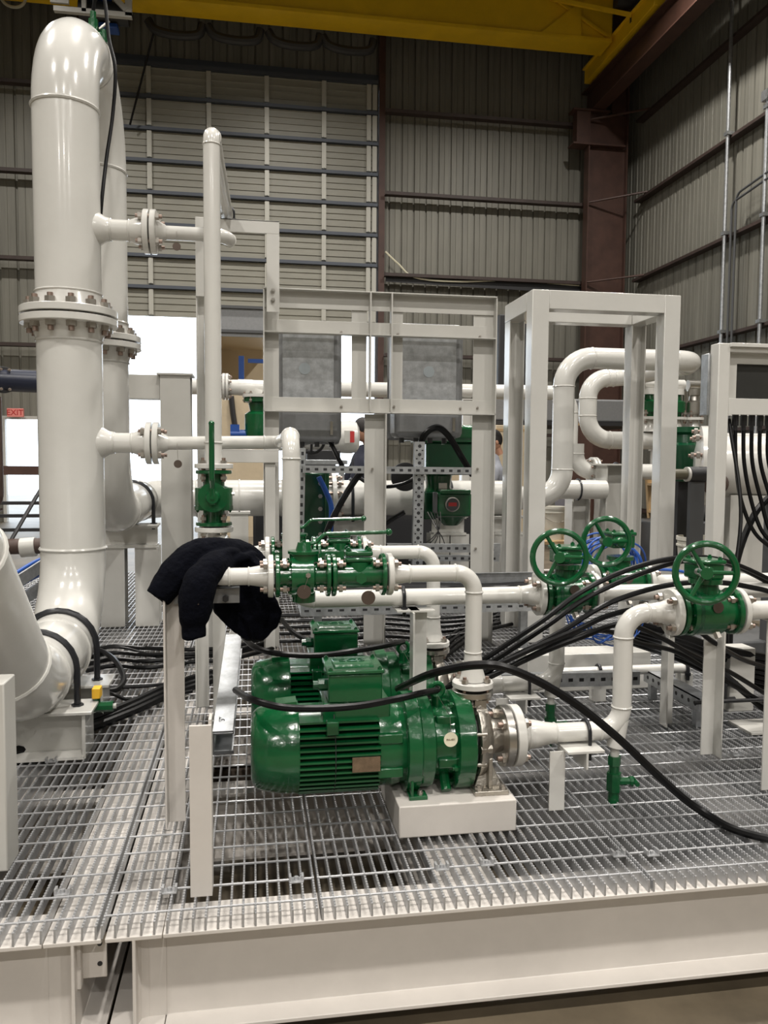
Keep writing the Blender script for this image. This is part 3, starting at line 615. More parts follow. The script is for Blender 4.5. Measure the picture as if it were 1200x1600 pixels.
branch(lo, zb2, YV, 'lower_branch')
ZM = .80; YM = 6.1
bk = wthing('elbow_spool', 'white rear pipe spool running back from the tall bend', 'pipe', (XV, YW, ZM-RB))
pipe(bk, [(XV, YW, zf-.003), (XV, YW, ZM), (XV, YM, ZM), (-.1, YM, ZM)], RB, [EL, EL], name='rear_bend', n=40)
flange(bk, (XV, YW, zf-.003), (0,0,1), FO, .032, RB, WHITE, 12, bolted=False); hubneck(bk, XV, YW, zf, -1)
# saddles
def saddle(label, y, top, ub, x=XV, h0=0., wd=.36, dp=.17, pillars=False):
    t = thing('pipe_saddle', label, 'pipe support', (x, y, h0), group='pipe saddles')
    obj('top_plate', MB().box(-wd/2-.02, wd/2+.03, -dp/2, dp/2, top-.012-h0, top-h0), WHITE, t, .002)
    if pillars:
        obj('cross_beam', MB().prism(I_(.13, .15), (-wd/2-.02, 0, top-.077-h0), (wd/2+.02, 0, top-.077-h0)), WHITE, t)
        for s in (-1, 1): obj('post', MB().prism(I_(.15, .15), (s*wd*.36, 0, 0), (s*wd*.36, 0, top-.142-h0), (0,1,0)), WHITE, t)
        obj('mid_plate', MB().box(-wd/2-.02, wd/2+.02, -dp/2, dp/2, top-.15-h0, top-.142-h0), WHITE, t)
    else:
        obj('web', MB().box(-wd/2, wd/2, -.005, .005, 0, top-.012-h0), WHITE, t); obj('base_plate', MB().box(-wd/2, wd/2, -dp/2, dp/2, 0, .01), WHITE, t)
        for s in (-1, 1): obj('stiffener', MB().box(s*wd/2-.006, s*wd/2+.006, -dp/2+.01, dp/2-.01, 0, top-.012-h0), WHITE, t)
    if ub:
        ubolt(t, (0, 0, top+ub-h0), (0,1,0), ub+.008, ub+.035, .0125)
    return t
saddle('low white saddle beam under the front end of the big elbow', 3.06, zax-RB, RB)
saddle('low white saddle beam close under the big elbow bend', 3.41, zax-RB, RB+.006)
saddle('white twin post pipe stand behind the tall bend', 5.42, ZM-RB, RB, pillars=True, wd=.30); 
# ---- branch lines
b2 = .0302
t = wthing('branch_line', 'thin white branch pipe from the upper flange to the steel frame', 'pipe', (xf, YV, zb1))
flange(t, (xf+.002, YV, zb1), (-1,0,0), .19, .026, .05, WHITE, bolted=False)
xe = at(357, 365, Y=YV).x
pipe(t, [(xf+.02, YV, zb1), (xe, YV, zb1), (xe, YV+.085, zb1)], b2, .07)
obj('weld_neck', MB().lathe((xf+.028, YV, zb1), (1,0,0), [(0,.055),(.02,.042),(.04,b2+.001)], 24), WHITE, t)
disc_tag(t, (at(277, 388, Y=YV).x, YV-.03, at(277, 388, Y=YV).z), .018)
obj('tag_wire', MB().cyl((at(277,380,Y=YV).x, YV-.032, zb1), (at(277,380,Y=YV).x, YV-.03, at(277,380,Y=YV).z), .001, n=5), STEEL, t)
YBY = 2.74
xk = at(455, 800, Y=YBY).x; zk = zb2+.01; zby = at(640, 933, Y=YBY).z; xv2 = at(846, 935, Y=YBY).x
t = wthing('bypass_line', 'white bypass pipe stepping down to the first handwheel valve', 'pipe', (xk, YBY, zby))
flange(t, (xf+.002, YV, zb2), (-1,0,0), .19, .026, .05, WHITE, bolted=False)
obj('weld_neck', MB().lathe((xf+.028, YV, zb2), (1,0,0), [(0,.055),(.02,.042),(.04,b2+.001)], 24), WHITE, t)
pipe(t, [(xf+.02, YV, zb2), (xk, YV, zk), (xk, YBY, zk), (xk, YBY, zby), (xv2-.02, YBY, zby)], b2, .076)
flange(t, (xv2-.002, YBY, zby), (1,0,0), .152, .02, .035, WHITE, bolted=False)
obj('weld_neck', MB().lathe((xv2-.085, YBY, zby), (1,0,0), [(0,b2+.0005),(.03,.034),(.065,.045)], 24), WHITE, t); obj('weld_seam', MB().ring((xv2-.085, YBY, zby), (1,0,0), b2, .004, 24, 6), WHITE, t)
disc_tag(t, (at(278,725,Y=YV-.04).x, YV-.04, at(278,725,Y=YV-.04).z), .018); obj('tag_wire', MB().cyl((at(278,700,Y=YV).x, YV-.034, zb2), (at(278,718,Y=YV-.04).x, YV-.04, at(278,718,Y=YV-.04).z), .001, n=5), STEEL, t)
# ---- handwheel valves, axis x
def gear_valve(label, loc, hl, od, br, yaw, wx=-.01, wheel=.098, wz=.145, wy=-.13):
    t = thing('gear_valve', label, 'valve', loc, (0,0,0), 'handwheel gear valves')
    obj('body', MB().lathe((-hl,0,0), (1,0,0), [(0,od*.36),(hl*.3,od*.36),(hl*.32,br),(hl*1.42,br),(hl*1.44,od*.40),(hl*1.72,od*.40),(2*hl,od*.36)], 40), GREEN, t)
    for s_ in (-1, 1): flange(t, (s_*hl,0,0), (s_,0,0), od, od*.11, od*.25, GREEN, L=od*.34, name='end_flange')
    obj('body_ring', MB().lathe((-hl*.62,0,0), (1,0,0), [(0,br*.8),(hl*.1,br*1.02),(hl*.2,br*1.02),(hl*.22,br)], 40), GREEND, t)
    for k in range(8): a = 2*PI*k/8; nut(t, (-hl*.62, math.cos(a)*br*.88, math.sin(a)*br*.88), (-1,0,0), od*.045, od*.045, GREEND)
    obj('neck', MB().lathe((0,0,br*.7), (0,0,1), [(0,br*.62),(br*.5,br*.55),(br*.55,br*.7),(br*.75,br*.7)], 24), GREEN, t)
    gb = obj('gear_box', MB().cbox((0,.01,wz-.012), (.095,.085,.052)).cbox((0,.01,wz+.018), (.105,.095,.016)).cyl((-.03,-.03,wz-.01), (-.03,-.075,wz-.01), .02, n=12), GREEN, t, .006)
    for sx in (-.038, .038):
        for sy in (-.02, .04): nut(gb, (sx, sy, wz+.026), (0,0,1), .008, .006, GREEN)
    hw = obj('handwheel', MB(), GREEN, t); hw.location = (wx, wy, wz); hw.rotation_euler = (0, 0, yaw)
    m = MB().ring((0,0,0), (0,1,0), wheel, .0105, 40, 10)
    for k in range(3):
        a = 2*PI*k/3 + .02; m.cyl((0,.008,0), (math.cos(a)*wheel,0,math.sin(a)*wheel), .0085, .0065, 8)
    m.cyl((0,-.014,0), (0,.03,0), .019, n=14); hw.data = m.mesh('handwheel'); hw.data.materials.append(GREEN)
    obj('input_shaft', MB().cyl((wx,wy,wz), (wx*.4-.02,-.04,wz-.008), .011, n=10), ZINC, t)
    obj('bleed_plug', MB().cyl((.02,-br*.5,-br*.8), (.025,-br*.62,-br*1.05), .012, n=6), ZINC, t)
    disc_tag(t, (hl*.02, -br*1.02, br*.35), .018, TAGM)
    return t
x1a = 1.343; x1b = 1.547; zv = .608
gear_valve('green handwheel valve on the front pump suction line', ((x1a+x1b)/2, YP1, zv), (x1b-x1a)/2-.001, .152, .075, -.3, -.078, .09)
gear_valve('green handwheel valve with blue cable coil behind it', ((x1a+x1b)/2, YP2+.05, zv), (x1b-x1a)/2-.001, .152, .075, -.15, -.12, .088, .18)
xv3 = xv2 + .186
gear_valve('green handwheel valve at the end of the bypass pipe', ((xv2+xv3)/2, YBY, zby), .092, .152, .075, -.3, -.08, .091, .15)
t = wthing('bypass_outlet_pipe', 'white pipe leaving the bypass valve beneath the cables', 'pipe', (xv3, YBY, zby))
flange(t, (xv3+.002, YBY, zby), (-1,0,0), .152, .02, .035, WHITE, bolted=False); pipe(t, [(xv3+.02, YBY, zby), (3.25, YBY, zby)], b2, weld=False)
# ---- suction lines
XS = 1.168
for y, yy, n in ((YP1, YP1, 'front'), (YP2, YP2+.05, 'rear')):
    s = wthing('suction_pipe', 'white suction pipe with two elbows beside the %s pump' % n, 'pipe', (.8, y, ZS), 'pump suction pipes')
    xs = .793
    flange(s, (xs, y, ZS), (-1,0,0), .19, .030, .045, WHITE, 4, L=.05, br=.009)
    obj('gasket', MB().cyl((xs-.005, y, ZS), (xs, y, ZS), .07, n=24), GASKET, s)
    obj('reducer', MB().lathe((xs+.02, y, ZS), (1,0,0), [(0,.056),(.03,.0455),(.05,.0455),(.06,.045),(.10,.036),(.13,b2+.001)], 28), WHITE, s)
    for x, q in ((xs+.058, .0455), (xs+.15, b2)): obj('weld_seam', MB().ring((x, y, ZS), (1,0,0), q, .004, 24, 6), WHITE, s)
    pipe(s, [(xs+.13, y, ZS), (XS, y, ZS), (XS, y+.0, zv), (x1a-.02, yy, zv)], b2, .076)
    obj('drain_stub', MB().cyl((XS-.02, y, ZS-.02), (XS-.02, y, ZS-.095), .014, n=12).cyl((XS-.005, y, ZS+.035), (XS-.02, y, ZS-.055), .028, n=16), WHITE, s)
    flange(s, (x1a-.002, yy, zv), (1,0,0), .152, .02, .035, WHITE, bolted=False); obj('weld_neck', MB().lathe((x1a-.08, yy, zv), (1,0,0), [(0,b2+.0005),(.03,.034),(.06,.045)], 24), WHITE, s)
    o = wthing('suction_outlet_pipe', 'white pipe right of the %s suction handwheel valve' % n, 'pipe', (x1b, yy, zv), 'suction outlet pipes')
    flange(o, (x1b+.002, yy, zv), (-1,0,0), .152, .02, .035, WHITE, bolted=False); pipe(o, [(x1b+.02, yy, zv), (3.25, yy, zv)], b2, weld=False)
    flange(o, (3.27, yy, zv), (1,0,0), .152, .02, .035, WHITE, L=.03, name='end_flange'); obj('weld_neck', MB().lathe((x1b+.08, yy, zv), (-1,0,0), [(0,b2+.0005),(.03,.034),(.06,.045)], 24), WHITE, o)
    dv = thing('drain_valve', 'small green drain valve hanging below the %s suction elbow' % n, 'valve', (XS-.02, y, ZS-.20), (0,0,-.15), 'drain valves')
    obj('body', MB().cyl((0,0,.085), (0,0,.115), .021, n=6).cyl((0,0,.055), (0,0,.085), .017, n=12).cyl((0,0,.0), (0,0,.06), .024, n=6).cyl((0,0,-.04), (0,0,.0), .018, n=12).cyl((0,0,-.06), (0,0,-.04), .013, n=6), GREEN, dv)
    obj('bonnet', MB().cyl((0,0,.03), (.05,-.0,.03), .013, n=8).cyl((.05,0,.03), (.06,0,.03), .017, n=10), GREEN, dv); obj('tee_handle', MB().cyl((.068,-.026,.03), (.068,.026,.03), .008, n=8).cyl((.055,0,.03), (.07,0,.03), .008, n=8), GREEN, dv)
    pp = thing('pipe_post', 'white angle post with clip holding the %s suction pipe' % n, 'pipe support', (.985, y-.05, 0), group='suction pipe posts')
    tp = ZS-b2-.012
    obj('upright', MB().prism(L_(.05, .05), (-.025, 0, 0), (-.025, 0, tp+.0), (0,1,0)), WHITE, pp); obj('clip_angle', MB().box(-.03, .09, -.035, .08, tp+.001, tp+.009).box(.03, .037, -.035, .08, tp-.05, tp+.001), WHITE, pp, .001)
    ubolt(pp, (.062, .05, ZS), (1,0,0), b2+.006, b2+.05, .006)
# ================================================================== FRAMES AND STANDS
VP_ = (-1, 0, 0)                                 # posts whose open side faces the viewer
def postC(parent, x, y, z0, z1, wd, dp, name='post', m=GREYW, t=.007):
    return obj(name, MB().prism(C_(wd, dp, t), (x, y+dp/2, z0), (x, y+dp/2, z1), VP_), m, parent, .0015)
def railC(parent, x0, x1, y, zc_, h, dp, name='rail', m=GREYW, t=.007):
    return obj(name, MB().prism(C_(h, dp, t), (x0, y+dp/2, zc_), (x1, y+dp/2, zc_)), m, parent, .0015)
YS = 4.6; S = lambda px, py: at(px, py, Y=YS)
st = wthing('panel_stand', 'grey white channel frame stand with two window openings', 'stand', (.72, YS, 0))
zT = S(590, 457).z; xa = S(424, 650).x; xb = S(590, 650).x; xc = S(757, 650).x; dp = .075
yw = YS+.03                                      # plane of the angle webs; the outstanding legs point to the viewer
def angle_rail(z0, z1, leg, x0=xa-.044, x1=xc+.062, dy=0.):
    zl = z1-.007 if leg > 0 else z0
    obj('rail', MB().prism([(0,z0),(0,z1),(-.007,z1),(-.007,z0)], (x0, yw+dy, 0), (x1, yw+dy, 0)).box(x0, x1, YS-.022-dy, yw+dy, zl, zl+.007), GREYW, st, .001)
def angle_post(x, w_, z0, z1, leg, dy=.009):
    xl_ = x+w_/2-.007 if leg > 0 else x-w_/2
    obj('post', MB().box(x-w_/2, x+w_/2, yw+dy, yw+dy+.007, z0, z1).box(xl_, xl_+.007, YS-.024, yw+dy, z0, z1), GREYW, st, .001)
zr = S(590, 514).z; zq = S(590, 634).z
angle_post(xa, .088, 0, zT-.01, -1); angle_post(xb-.01, .12, 0, zq-.046, 1); angle_post(xc, .125, 0, zT-.01, 1)
angle_rail(zT-.1, zT, 1); angle_rail(zr-.04, zr+.04, -1, dy=.001); angle_rail(zq-.044, zq+.042, -1, dy=.002)
for px_ in (578, 611): x_ = S(px_, 560).x; obj('divider_plate', MB().box(x_-.004, x_+.004, YS-.03, yw+.003, zq-.04, zT-.008), GREYW, st)
for px_, a_, b_ in ((563, .045, .042), (622, .038, .034)): x_ = S(px_, 560).x; obj('stile', MB().box(x_-a_, x_+b_, yw+.01, yw+.018, zq, zT-.03), GREYW, st)
for px, py in ((534, 518), (534, 635), (623, 521), (722, 527), (617, 635), (721, 638), (583, 733), (748, 733), (745, 858), (752, 525), (748, 637)):
    p = S(px, py); nut(st, (p.x, yw, p.z), (0,-1,0), .008, .007)
gf = wthing('goalpost_frame', 'tall white bolted channel frame beside the thin riser', 'frame', (-.25, 4.55, 0))
zg = at(425, 350, Y=4.55).z; xl = at(321, 500, Y=4.55).x; zj = at(425, 465, Y=4.55).z; xr_ = at(426, 400, Y=4.55).x; YG = 4.535
postC(gf, xl, YG, 0, zj+.06, .095, .06, m=WHITE); obj('upper_leg', MB().box(xl-.047, xl+.047, YG-.045, YG-.031, zj-.02, zg), WHITE, gf, .002)
obj('upper_leg', MB().box(xr_-.035, xr_+.035, YG-.045, YG-.031, zj-.09, zg), WHITE, gf, .002); obj('top_rail', MB().box(xl, xr_+.035, YG-.046, YG-.03, zg-.07, zg).box(xl, xr_+.035, YG-.046, YG+.03, zg-.008, zg), WHITE, gf, .002)
zlr = at(390, 713, Y=4.55).z
obj('lower_rail', MB().box(xl, xr_+.03, YG-.03, YG-.014, zlr-.035, zlr+.035).box(xl, xr_+.03, YG-.03, YG+.04, zlr+.03, zlr+.038), WHITE, gf, .002); obj('lower_leg', MB().box(xr_-.045, xr_+.012, YG-.012, YG+.002, 0, zlr+.03), WHITE, gf, .002)
for z in (zj+.025, zj-.025): nut(gf, (xr_, YG-.045, z), (0,-1,0), .012, .012, STEEL)
# enclosures behind the stand
for px0, px1, c, lab in ((434, 536, (476, 576), 'left grey instrument enclosure with a round hole, behind the stand'), (622, 728, (670, 581), 'grey instrument enclosure with a round hole, behind the stand on the actuator side')):
    YQ = 4.70; a = at(px0, 500, Y=YQ); b = at(px1, 690 if px0 < 500 else 684, Y=YQ); e = thing('instrument_enclosure', lab, 'enclosure', ((a.x+b.x)/2, YQ+.16, b.z), group='stand enclosures')
    hw_ = (b.x-a.x)/2; hh = a.z-b.z
    obj('body', MB().box(-hw_, hw_, -.09, .12, 0, hh), MGREY, e, .03); obj('door_rim', MB().box(-hw_-.012, hw_+.012, .12, .16, -.012, hh+.012), MGREY, e, .02)
    cc = at(*c, Y=YQ+.06)
    obj('mounting_plate', MB().box(-hw_+.03, hw_-.05, -.10, -.09, .20, hh-.05), GALV, e)
    obj('hole_bright_disc', MB().cyl((cc.x-(a.x+b.x)/2, -.104, cc.z-b.z), (cc.x-(a.x+b.x)/2, -.10, cc.z-b.z), .034, n=28), HOLE, e)  # no opening is cut; a pale disc paints the bright view through it
    for k in range(4): obj('cable_gland', MB().cyl((-hw_+.06+k*.09, .02, -.03), (-hw_+.06+k*.09, .02, 0), .016, n=8), DGREY, e)
    obj('hinge', MB().box(hw_-.07, hw_-.055, -.11, -.085, .04, .12), STEEL, e)
# struts across the stand
def strut(label, p0, p1, wd=.042, slots=True, round_=False, m=GALV):
    p0 = Vector(p0); p1 = Vector(p1); t = wthing('slotted_strut', label, 'strut', p0, 'slotted struts'); d = (p1-p0).normalized(); L_0 = (p1-p0).length
    up = Vector((0,0,1)) if abs(d.z) < .5 else Vector((-1,0,0))
    obj('channel', MB().prism([(0,-wd/2),(-.035,-wd/2),(-.035,-wd/2+.003),(-.003,-wd/2+.003),(-.003,wd/2-.003),(-.035,wd/2-.003),(-.035,wd/2),(0,wd/2)], p0, p1, up), m, t)
    n = int(L_0/.05)
    me = MB().cyl((0,-.0008,0), (0,.0,0), .0105 if round_ else .0075, n=14)
    if not round_: me.box(-.0105, .0105, -.0008, 0, -.0075, .0075)
    me = me.mesh('slot')
    for i in range(n): o = obj('slot', me, DARK, t); o.location = p0 + d*(.03 + i*.05); o.rotation_euler = (0, 0 if abs(d.z) < .5 else PI/2, 0)
    if round_:
        me2 = MB().box(-.005, .005, -.0008, 0, -.004, .004).mesh('slot')
        for i in range(n-1):
            for s in (-1, 1): obj('slot', me2, DARK, t).location = p0 + d*(.055 + i*.05) + Vector((s*.017,0,0))
    return t
strut('horizontal slotted strut bolted across the stand posts', at(473, 733, Y=4.65), at(738, 736, Y=4.65))
strut('upright perforated strut hanging beside the green actuator', at(652, 900, Y=4.69), at(656, 690, Y=4.69), .062, True, True)
strut('narrow upright slotted strut left of the actuator pipe', at(470, 850, Y=4.69), at(473, 700, Y=4.69), .035)
strut('low slotted strut between the stand posts', at(605, 856, Y=4.72), at(735, 857, Y=4.72), .05); strut('lowest slotted strut between the stand posts', at(640, 872, Y=4.74), at(780, 873, Y=4.74), .035); strut('short wide slotted strut end right of the stand', at(762, 859, Y=4.74), at(782, 859, Y=4.74), .075)
strut('slotted strut on the deck under the rear suction pipe', at(760, 1066, Y=3.25), at(1000, 1060, Y=3.25), .06)
for i, (y0, h_) in enumerate(((2.95, .055),)):
    t = wthing('galvanised_tray', 'galvanised perforated tray on short legs right of the posts', 'cable tray', (1.75, 3.2, 0))
    A_ = at(1052, 1070, Y=3.6); x0 = 1.79
    obj('tray', MB().box(x0, x0+.07, 2.95, 3.42, .125, .13).box(x0, x0+.004, 2.95, 3.42, .075, .13), GALV, t)
    for k in range(9): obj('slot', MB().cyl((x0-.0008, 2.98+k*.05, .102), (x0, 2.98+k*.05, .102), .009, n=10), DARK, t)
    for y in (3.0, 3.38): obj('leg', MB().box(x0+.01, x0+.04, y-.015, y+.015, 0, .125), GALV, t)
# open four-leg frame
fx0 = at(840, 500, Y=4.6).x; fx1 = at(1044, 500, Y=4.6).x; fz = at(840, 455, Y=4.6).z
fr = wthing('open_frame', 'cream white four-leg box frame standing on the deck', 'frame', ((fx0+fx1)/2, 4.8, 0)); sq = .052
for x, y in ((fx0, 4.6), (fx1, 4.6), (fx0, 5.02), (fx1, 5.02)):
    if y < 4.8: obj('leg', MB().box(x-sq, x+sq, y-sq, y+sq, 0, fz), WHITE, fr, .004)
    else: obj('leg', MB().prism(I_(.10, .10, .006, .007), (x, y, 0), (x, y, fz-.112), (1,0,0)), WHITE, fr)
for y in (4.6, 5.02): obj('top_rail', MB().box(fx0+sq, fx1-sq, y-sq, y+sq, fz-.11, fz), WHITE, fr, .004)
for x in (fx0, fx1): obj('top_rail', MB().box(x-sq, x+sq, 4.6+sq, 5.02+sq, fz-.11, fz), WHITE, fr, .004)
# cabinet stand at the right edge
YC = 3.9; cx0 = at(1125, 600, Y=YC).x; cz1 = at(1125, 537, Y=YC).z; cz0 = at(1125, 648, Y=YC).z
cs = wthing('control_panel_stand', 'cream stand carrying a dark control panel at the edge', 'stand', (cx0+.35, YC, 0))
obj('leg', MB().box(cx0-.03, cx0+.035, YC-.03, YC+.05, 0, cz1), WHITE, cs, .004); obj('leg', MB().box(cx0+.75, cx0+.815, YC-.03, YC+.05, 0, cz1), WHITE, cs, .004)
obj('top_rail', MB().box(cx0+.035, cx0+.75, YC-.03, YC+.05, cz1-.045, cz1-.02).box(cx0+.03, cx0+.75, YC-.05, YC+.05, cz1-.02, cz1), WHITE, cs, .002); obj('bottom_rail', MB().box(cx0+.035, cx0+.75, YC-.03, YC+.05, cz0, cz0+.085), WHITE, cs, .002)
obj('back_plate', MB().box(cx0+.035, cx0+.1, YC+.01, YC+.04, cz0+.08, cz1-.04).box(cx0+.1, cx0+.75, YC+.01, YC+.04, cz1-.10, cz1-.04), GREYW, cs)
obj('dark_panel', MB().box(cx0+.1, cx0+.75, YC+.03, YC+.06, cz0+.08, cz1-.09), SCREEN, cs)
obj('side_box', MB().box(at(1096, 600, Y=YC+.1).x, cx0-.032, YC+.04, YC+.11, cz0-.0, cz1-.045), GALV, cs, .004)
for k in range(5):
    x = cx0+.115+k*.048; gl = obj('cable_gland', MB().cyl((x, YC+.03, cz0-.055), (x, YC+.03, cz0), .017, n=8).cyl((x, YC+.03, cz0-.08), (x, YC+.03, cz0-.055), .012, n=8), DARK, cs)
    y2 = YC-.02-.02*k
    cable('gland_cable', 'black cable dropping from the control panel, %s gland' % ('first', 'second', 'third', 'fourth', 'fifth')[k], [(x, YC+.03, cz0-.06), (x+.005, YC+.02, cz0-.25), (x+.03+.01*k, YC, cz0-.45), (x+.10, YC-.02, cz0-.62), (x+.22, YC-.02, cz0-.72)], .0105, group='panel gland cables')
cable('gland_cable', 'long black cable falling from the panel to the deck', [(cx0+.09, YC+.05, cz0-.02), (cx0+.08, YC-.1, cz0-.5), (cx0-.02, YC-.2, cz0-.95), (cx0-.04, YC-.25, .02)], .01); cable('gland_cable', 'thick black cable pair curving behind the panel leg', [(cx0+.42, YC+.1, cz0-.4), (cx0+.25, YC+.05, cz0-.55), (cx0+.12, YC, cz0-.85), (cx0+.07, YC-.05, .02)], .018)
one('cable_bundle_post', MB().box(cx0+.36, cx0+.52, YC+.02, YC+.12, 0, cz0-.45), DGREY, 'dark grey upright behind the gland cables', 'post', bev=.01)
# ---- small posts
def apost(label, x, y, z1, a=.055, flip=1, name='pipe_post', m=WHITE, cap=True):
    t = thing(name, label, 'pipe support', (x, y, 0), group='deck pipe posts')
    obj('upright', MB().prism([(0,-flip*a/2),(a,-flip*a/2),(a,-flip*(a/2-.006)),(.006,-flip*(a/2-.006)),(.006,flip*a/2),(0,flip*a/2)], (0, 0, 0), (0, 0, z1), (-1,0,0)), m, t, .001)
    if cap: obj('cap_plate', MB().box(-a/2-.004, a/2+.02, -.045, .03, z1, z1+.006), m, t)
    return t
p = at(315, 1400, z=0); t = thing('short_post', 'short cream flat post standing at the deck edge', 'post', (p.x, p.y, 0))
hs = at(315, 1133, Y=p.y).z
obj('face_plate', MB().box(-.027, .027, -.004, .004, 0, hs), BEAMW, t, .001); obj('side_plate', MB().box(.019, .027, .004, .055, 0, hs+.012), BEAMW, t, .001)
p = at(277, 1278, z=0); z1 = ZL-.026-.012
apost('cream angle post under the sweatshirt sleeve', p.x, p.y-.02, z1, .055, -1, m=BEAMW, cap=False)
t = thing('pipe_bracket', 'cream bracket arm clamping the front discharge pipe end', 'bracket', (p.x, p.y-.02, z1)); obj('arm', MB().box(.0, .19, -.02, .03, -.045, -.002), MGREY, t); obj('nut', MB().cyl((.15,-.04,-.03), (.15,-.02,-.03), .01, n=6), DARK, t)
apost('white angle post below the upright lever valve', at(318, 1100, z=0).x, 3.55, ZL-.03, .055, -1, cap=False)
apost('white angle post under the bypass pipe behind the motor', at(652, 950, Y=YBY).x, YBY-.02, zby-b2-.012, .06, -1); 
t = [o for o in bpy.data.objects if o.name.startswith('pipe_post')][-1]
ub = wthing('pipe_clamp', 'black U-bolt clamp over the bypass pipe', 'clamp', (at(630, 935, Y=YBY).x, YBY, zby)); xq = at(629, 935, Y=YBY).x
obj('clip_plate', MB().box(xq-.03, xq+.05, YBY-.06, YBY+.05, zby-b2-.012, zby-b2-.006), WHITE, ub); ubolt(ub, (xq, YBY, zby), (1,0,0), b2+.006, b2+.03, .0065)
apost('cream angle post carrying the front suction line at far right', 1.70, 2.37, zv-b2-.006, .06, 1); apost('cream angle post carrying the bypass outlet pipe', 1.675, 2.70, zby-b2-.006, .055, 1); apost('cream flat post carrying the rear suction outlet pipe', 1.70, 3.05, zv-b2-.006, .055, -1)
p = at(13, 1362, z=0); one('edge_post', MB().box(p.x-.12, p.x, p.y, p.y+.1, 0, at(13, 1068, Y=p.y).z), GREYW, 'white square post cut by the left picture edge', 'post', bev=.004)
# loose galvanised channel lying on the white plate post
p = at(348, 1160, Y=2.6); cw = .066; pe = at(378, 985, Y=3.3)
t = wthing('loose_channel', 'loose galvanised channel propped beside the motor', 'channel', (p.x, 2.6, 0))
d0 = Vector((p.x, 2.6, p.z)); d1 = Vector((p.x+.02, 3.35, p.z+.16))
obj('channel', MB().prism([(-cw/2,-.035),(cw/2,-.035),(cw/2,-.03),(-cw/2+.005,-.03),(-cw/2+.005,.03),(cw/2,.03),(cw/2,.035),(-cw/2,.035)], d0, d1), GALV, t, .001)
obj('end_cap_rim', MB().prism([(-cw/2-.003,-.038),(cw/2+.003,-.038),(cw/2+.003,-.028),(-cw/2+.006,-.028),(-cw/2+.006,.028),(cw/2+.003,.028),(cw/2+.003,.038),(-cw/2-.003,.038)], d0-Vector((0,.006,0)), d0), DGREY, t)
text('ST', .028, t, (p.x-.004, 2.68, p.z+.0535), (math.atan2(.16, .75), 0, PI/2), DARK, .0003, 'printed_label')
t = thing('plate_post', 'white plate post beside the loose galvanised channel', 'post', (at(345, 1128, z=0).x, at(345, 1128, z=0).y, 0)); obj('upright', MB().box(-.03, .02, 0, .008, 0, .46), WHITE, t, .001); obj('side_plate', MB().box(.012, .02, .008, .06, 0, .46), WHITE, t, .001)
# ball valve with a yellow handle at the saddle
p = at(158, 1104, Y=3.12); t = thing('drain_ball_valve', 'small green ball valve with yellow tag by the saddle', 'valve', p)
obj('body', MB().cyl((-.045,0,0), (.045,0,0), .02, n=8).cyl((-.016,0,.015), (-.016,0,.035), .014, n=8), GREEN, t); obj('nipple', MB().cyl((-.10,0,0), (-.045,0,0), .012, n=10).cyl((.045,0,0), (.056,0,0), .01, n=8), WHITE, t); obj('handle', MB().box(-.03, .0, -.02, .03, .035, .075), YTAG, t, .003)
# ================================================================== BACKGROUND EQUIPMENT
def I_post(label, x, y, z0, z1, s=.2, m=GREYW, up=(1,0,0), name='steel_column', cat='column', group='steel columns'):
    t = thing(name, label, cat, (x, y, z0), group=group); obj('shaft', MB().prism(I_(s, s, .009, .012), (0,0,0), (0,0,z1-z0), up), m, t); obj('base_plate', MB().box(-s*.6, s*.6, -s*.6, s*.6, 0, .012), m, t); obj('cap_plate', MB().box(-s*.6, s*.6, -s*.6, s*.6, z1-z0-.012, z1-z0), m, t); return t
ic = I_post('grey white steel column behind the lower branch flange', -.509, 5.62, 0, at(275, 585, Y=5.6).z, .195, up=(0,1,0))
one('column_beam', MB().box(-1.0, -.61, 5.56, 5.7, 1.49, 1.65), GREYW, 'short grey beam joined to the column top behind the tall bend', 'beam', bev=.003)
mf = wthing('manifold_pipe', 'large white horizontal manifold pipe behind the stand', 'pipe', (.8, YM, ZM-RB))
pipe(mf, [(-.1, YM, ZM), (2.0, YM, ZM)], RB, weld=False, n=40)
xm = at(508, 790, Y=YM).x
for x in (-.1, at(440, 790, Y=YM).x): obj('weld_seam', MB().ring((x, YM, ZM), (1,0,0), RB, .006, 40, 6), WHITE, mf)
flange(mf, (xm+.04, YM, ZM), (-1,0,0), .406, .035, RB, WHITE, 12, L=.1, br=.013); 
obj('reducer', MB().lathe((1.95, YM, ZM), (1,0,0), [(0,RB),(.2,.0845)], 32), WHITE, mf)
lp = wthing('loop_pipe', 'white expansion loop pipe rising behind the open frame', 'pipe', (2.444, YM, ZM))
RL = .229
pipe(lp, [(2.14, YM, ZM), (2.444, YM, ZM), (2.444, YM, 1.915), (3.62, YM, 1.915), (3.62, 7.3, 1.915), (3.17, 7.3, 1.88), (3.17, 7.3, 1.30), (5.4, 7.3, 1.30)], .085, [.228, .229, .229, .2, .2, .229], n=28)
for i, px in enumerate((548, 700, 790)):
    x = at(px, 800, Y=YM).x; s = saddle('%s I-beam saddle stand under the large manifold pipe' % ('first', 'second', 'third')[i], YM, ZM-RB, 0, x, pillars=True, wd=.22); ubolt(s, (0,0,ZM), (1,0,0), RB+.008, RB+.035, .012)
I_post('white post under the returning loop pipe', 3.95, 7.3, 0, 1.30-.085, .16, WHITE, group='loop pipe posts'); I_post('broad white post in the open frame view', at(957, 800, Y=6.6).x, 6.6, 0, at(957, 725, Y=6.6).z, .24, GREYW, group='loop pipe posts'); I_post('low white post right of the bucket', at(902, 800, Y=6.8).x, 6.8, 0, at(902, 770, Y=6.8).z, .17, WHITE, group='loop pipe posts')
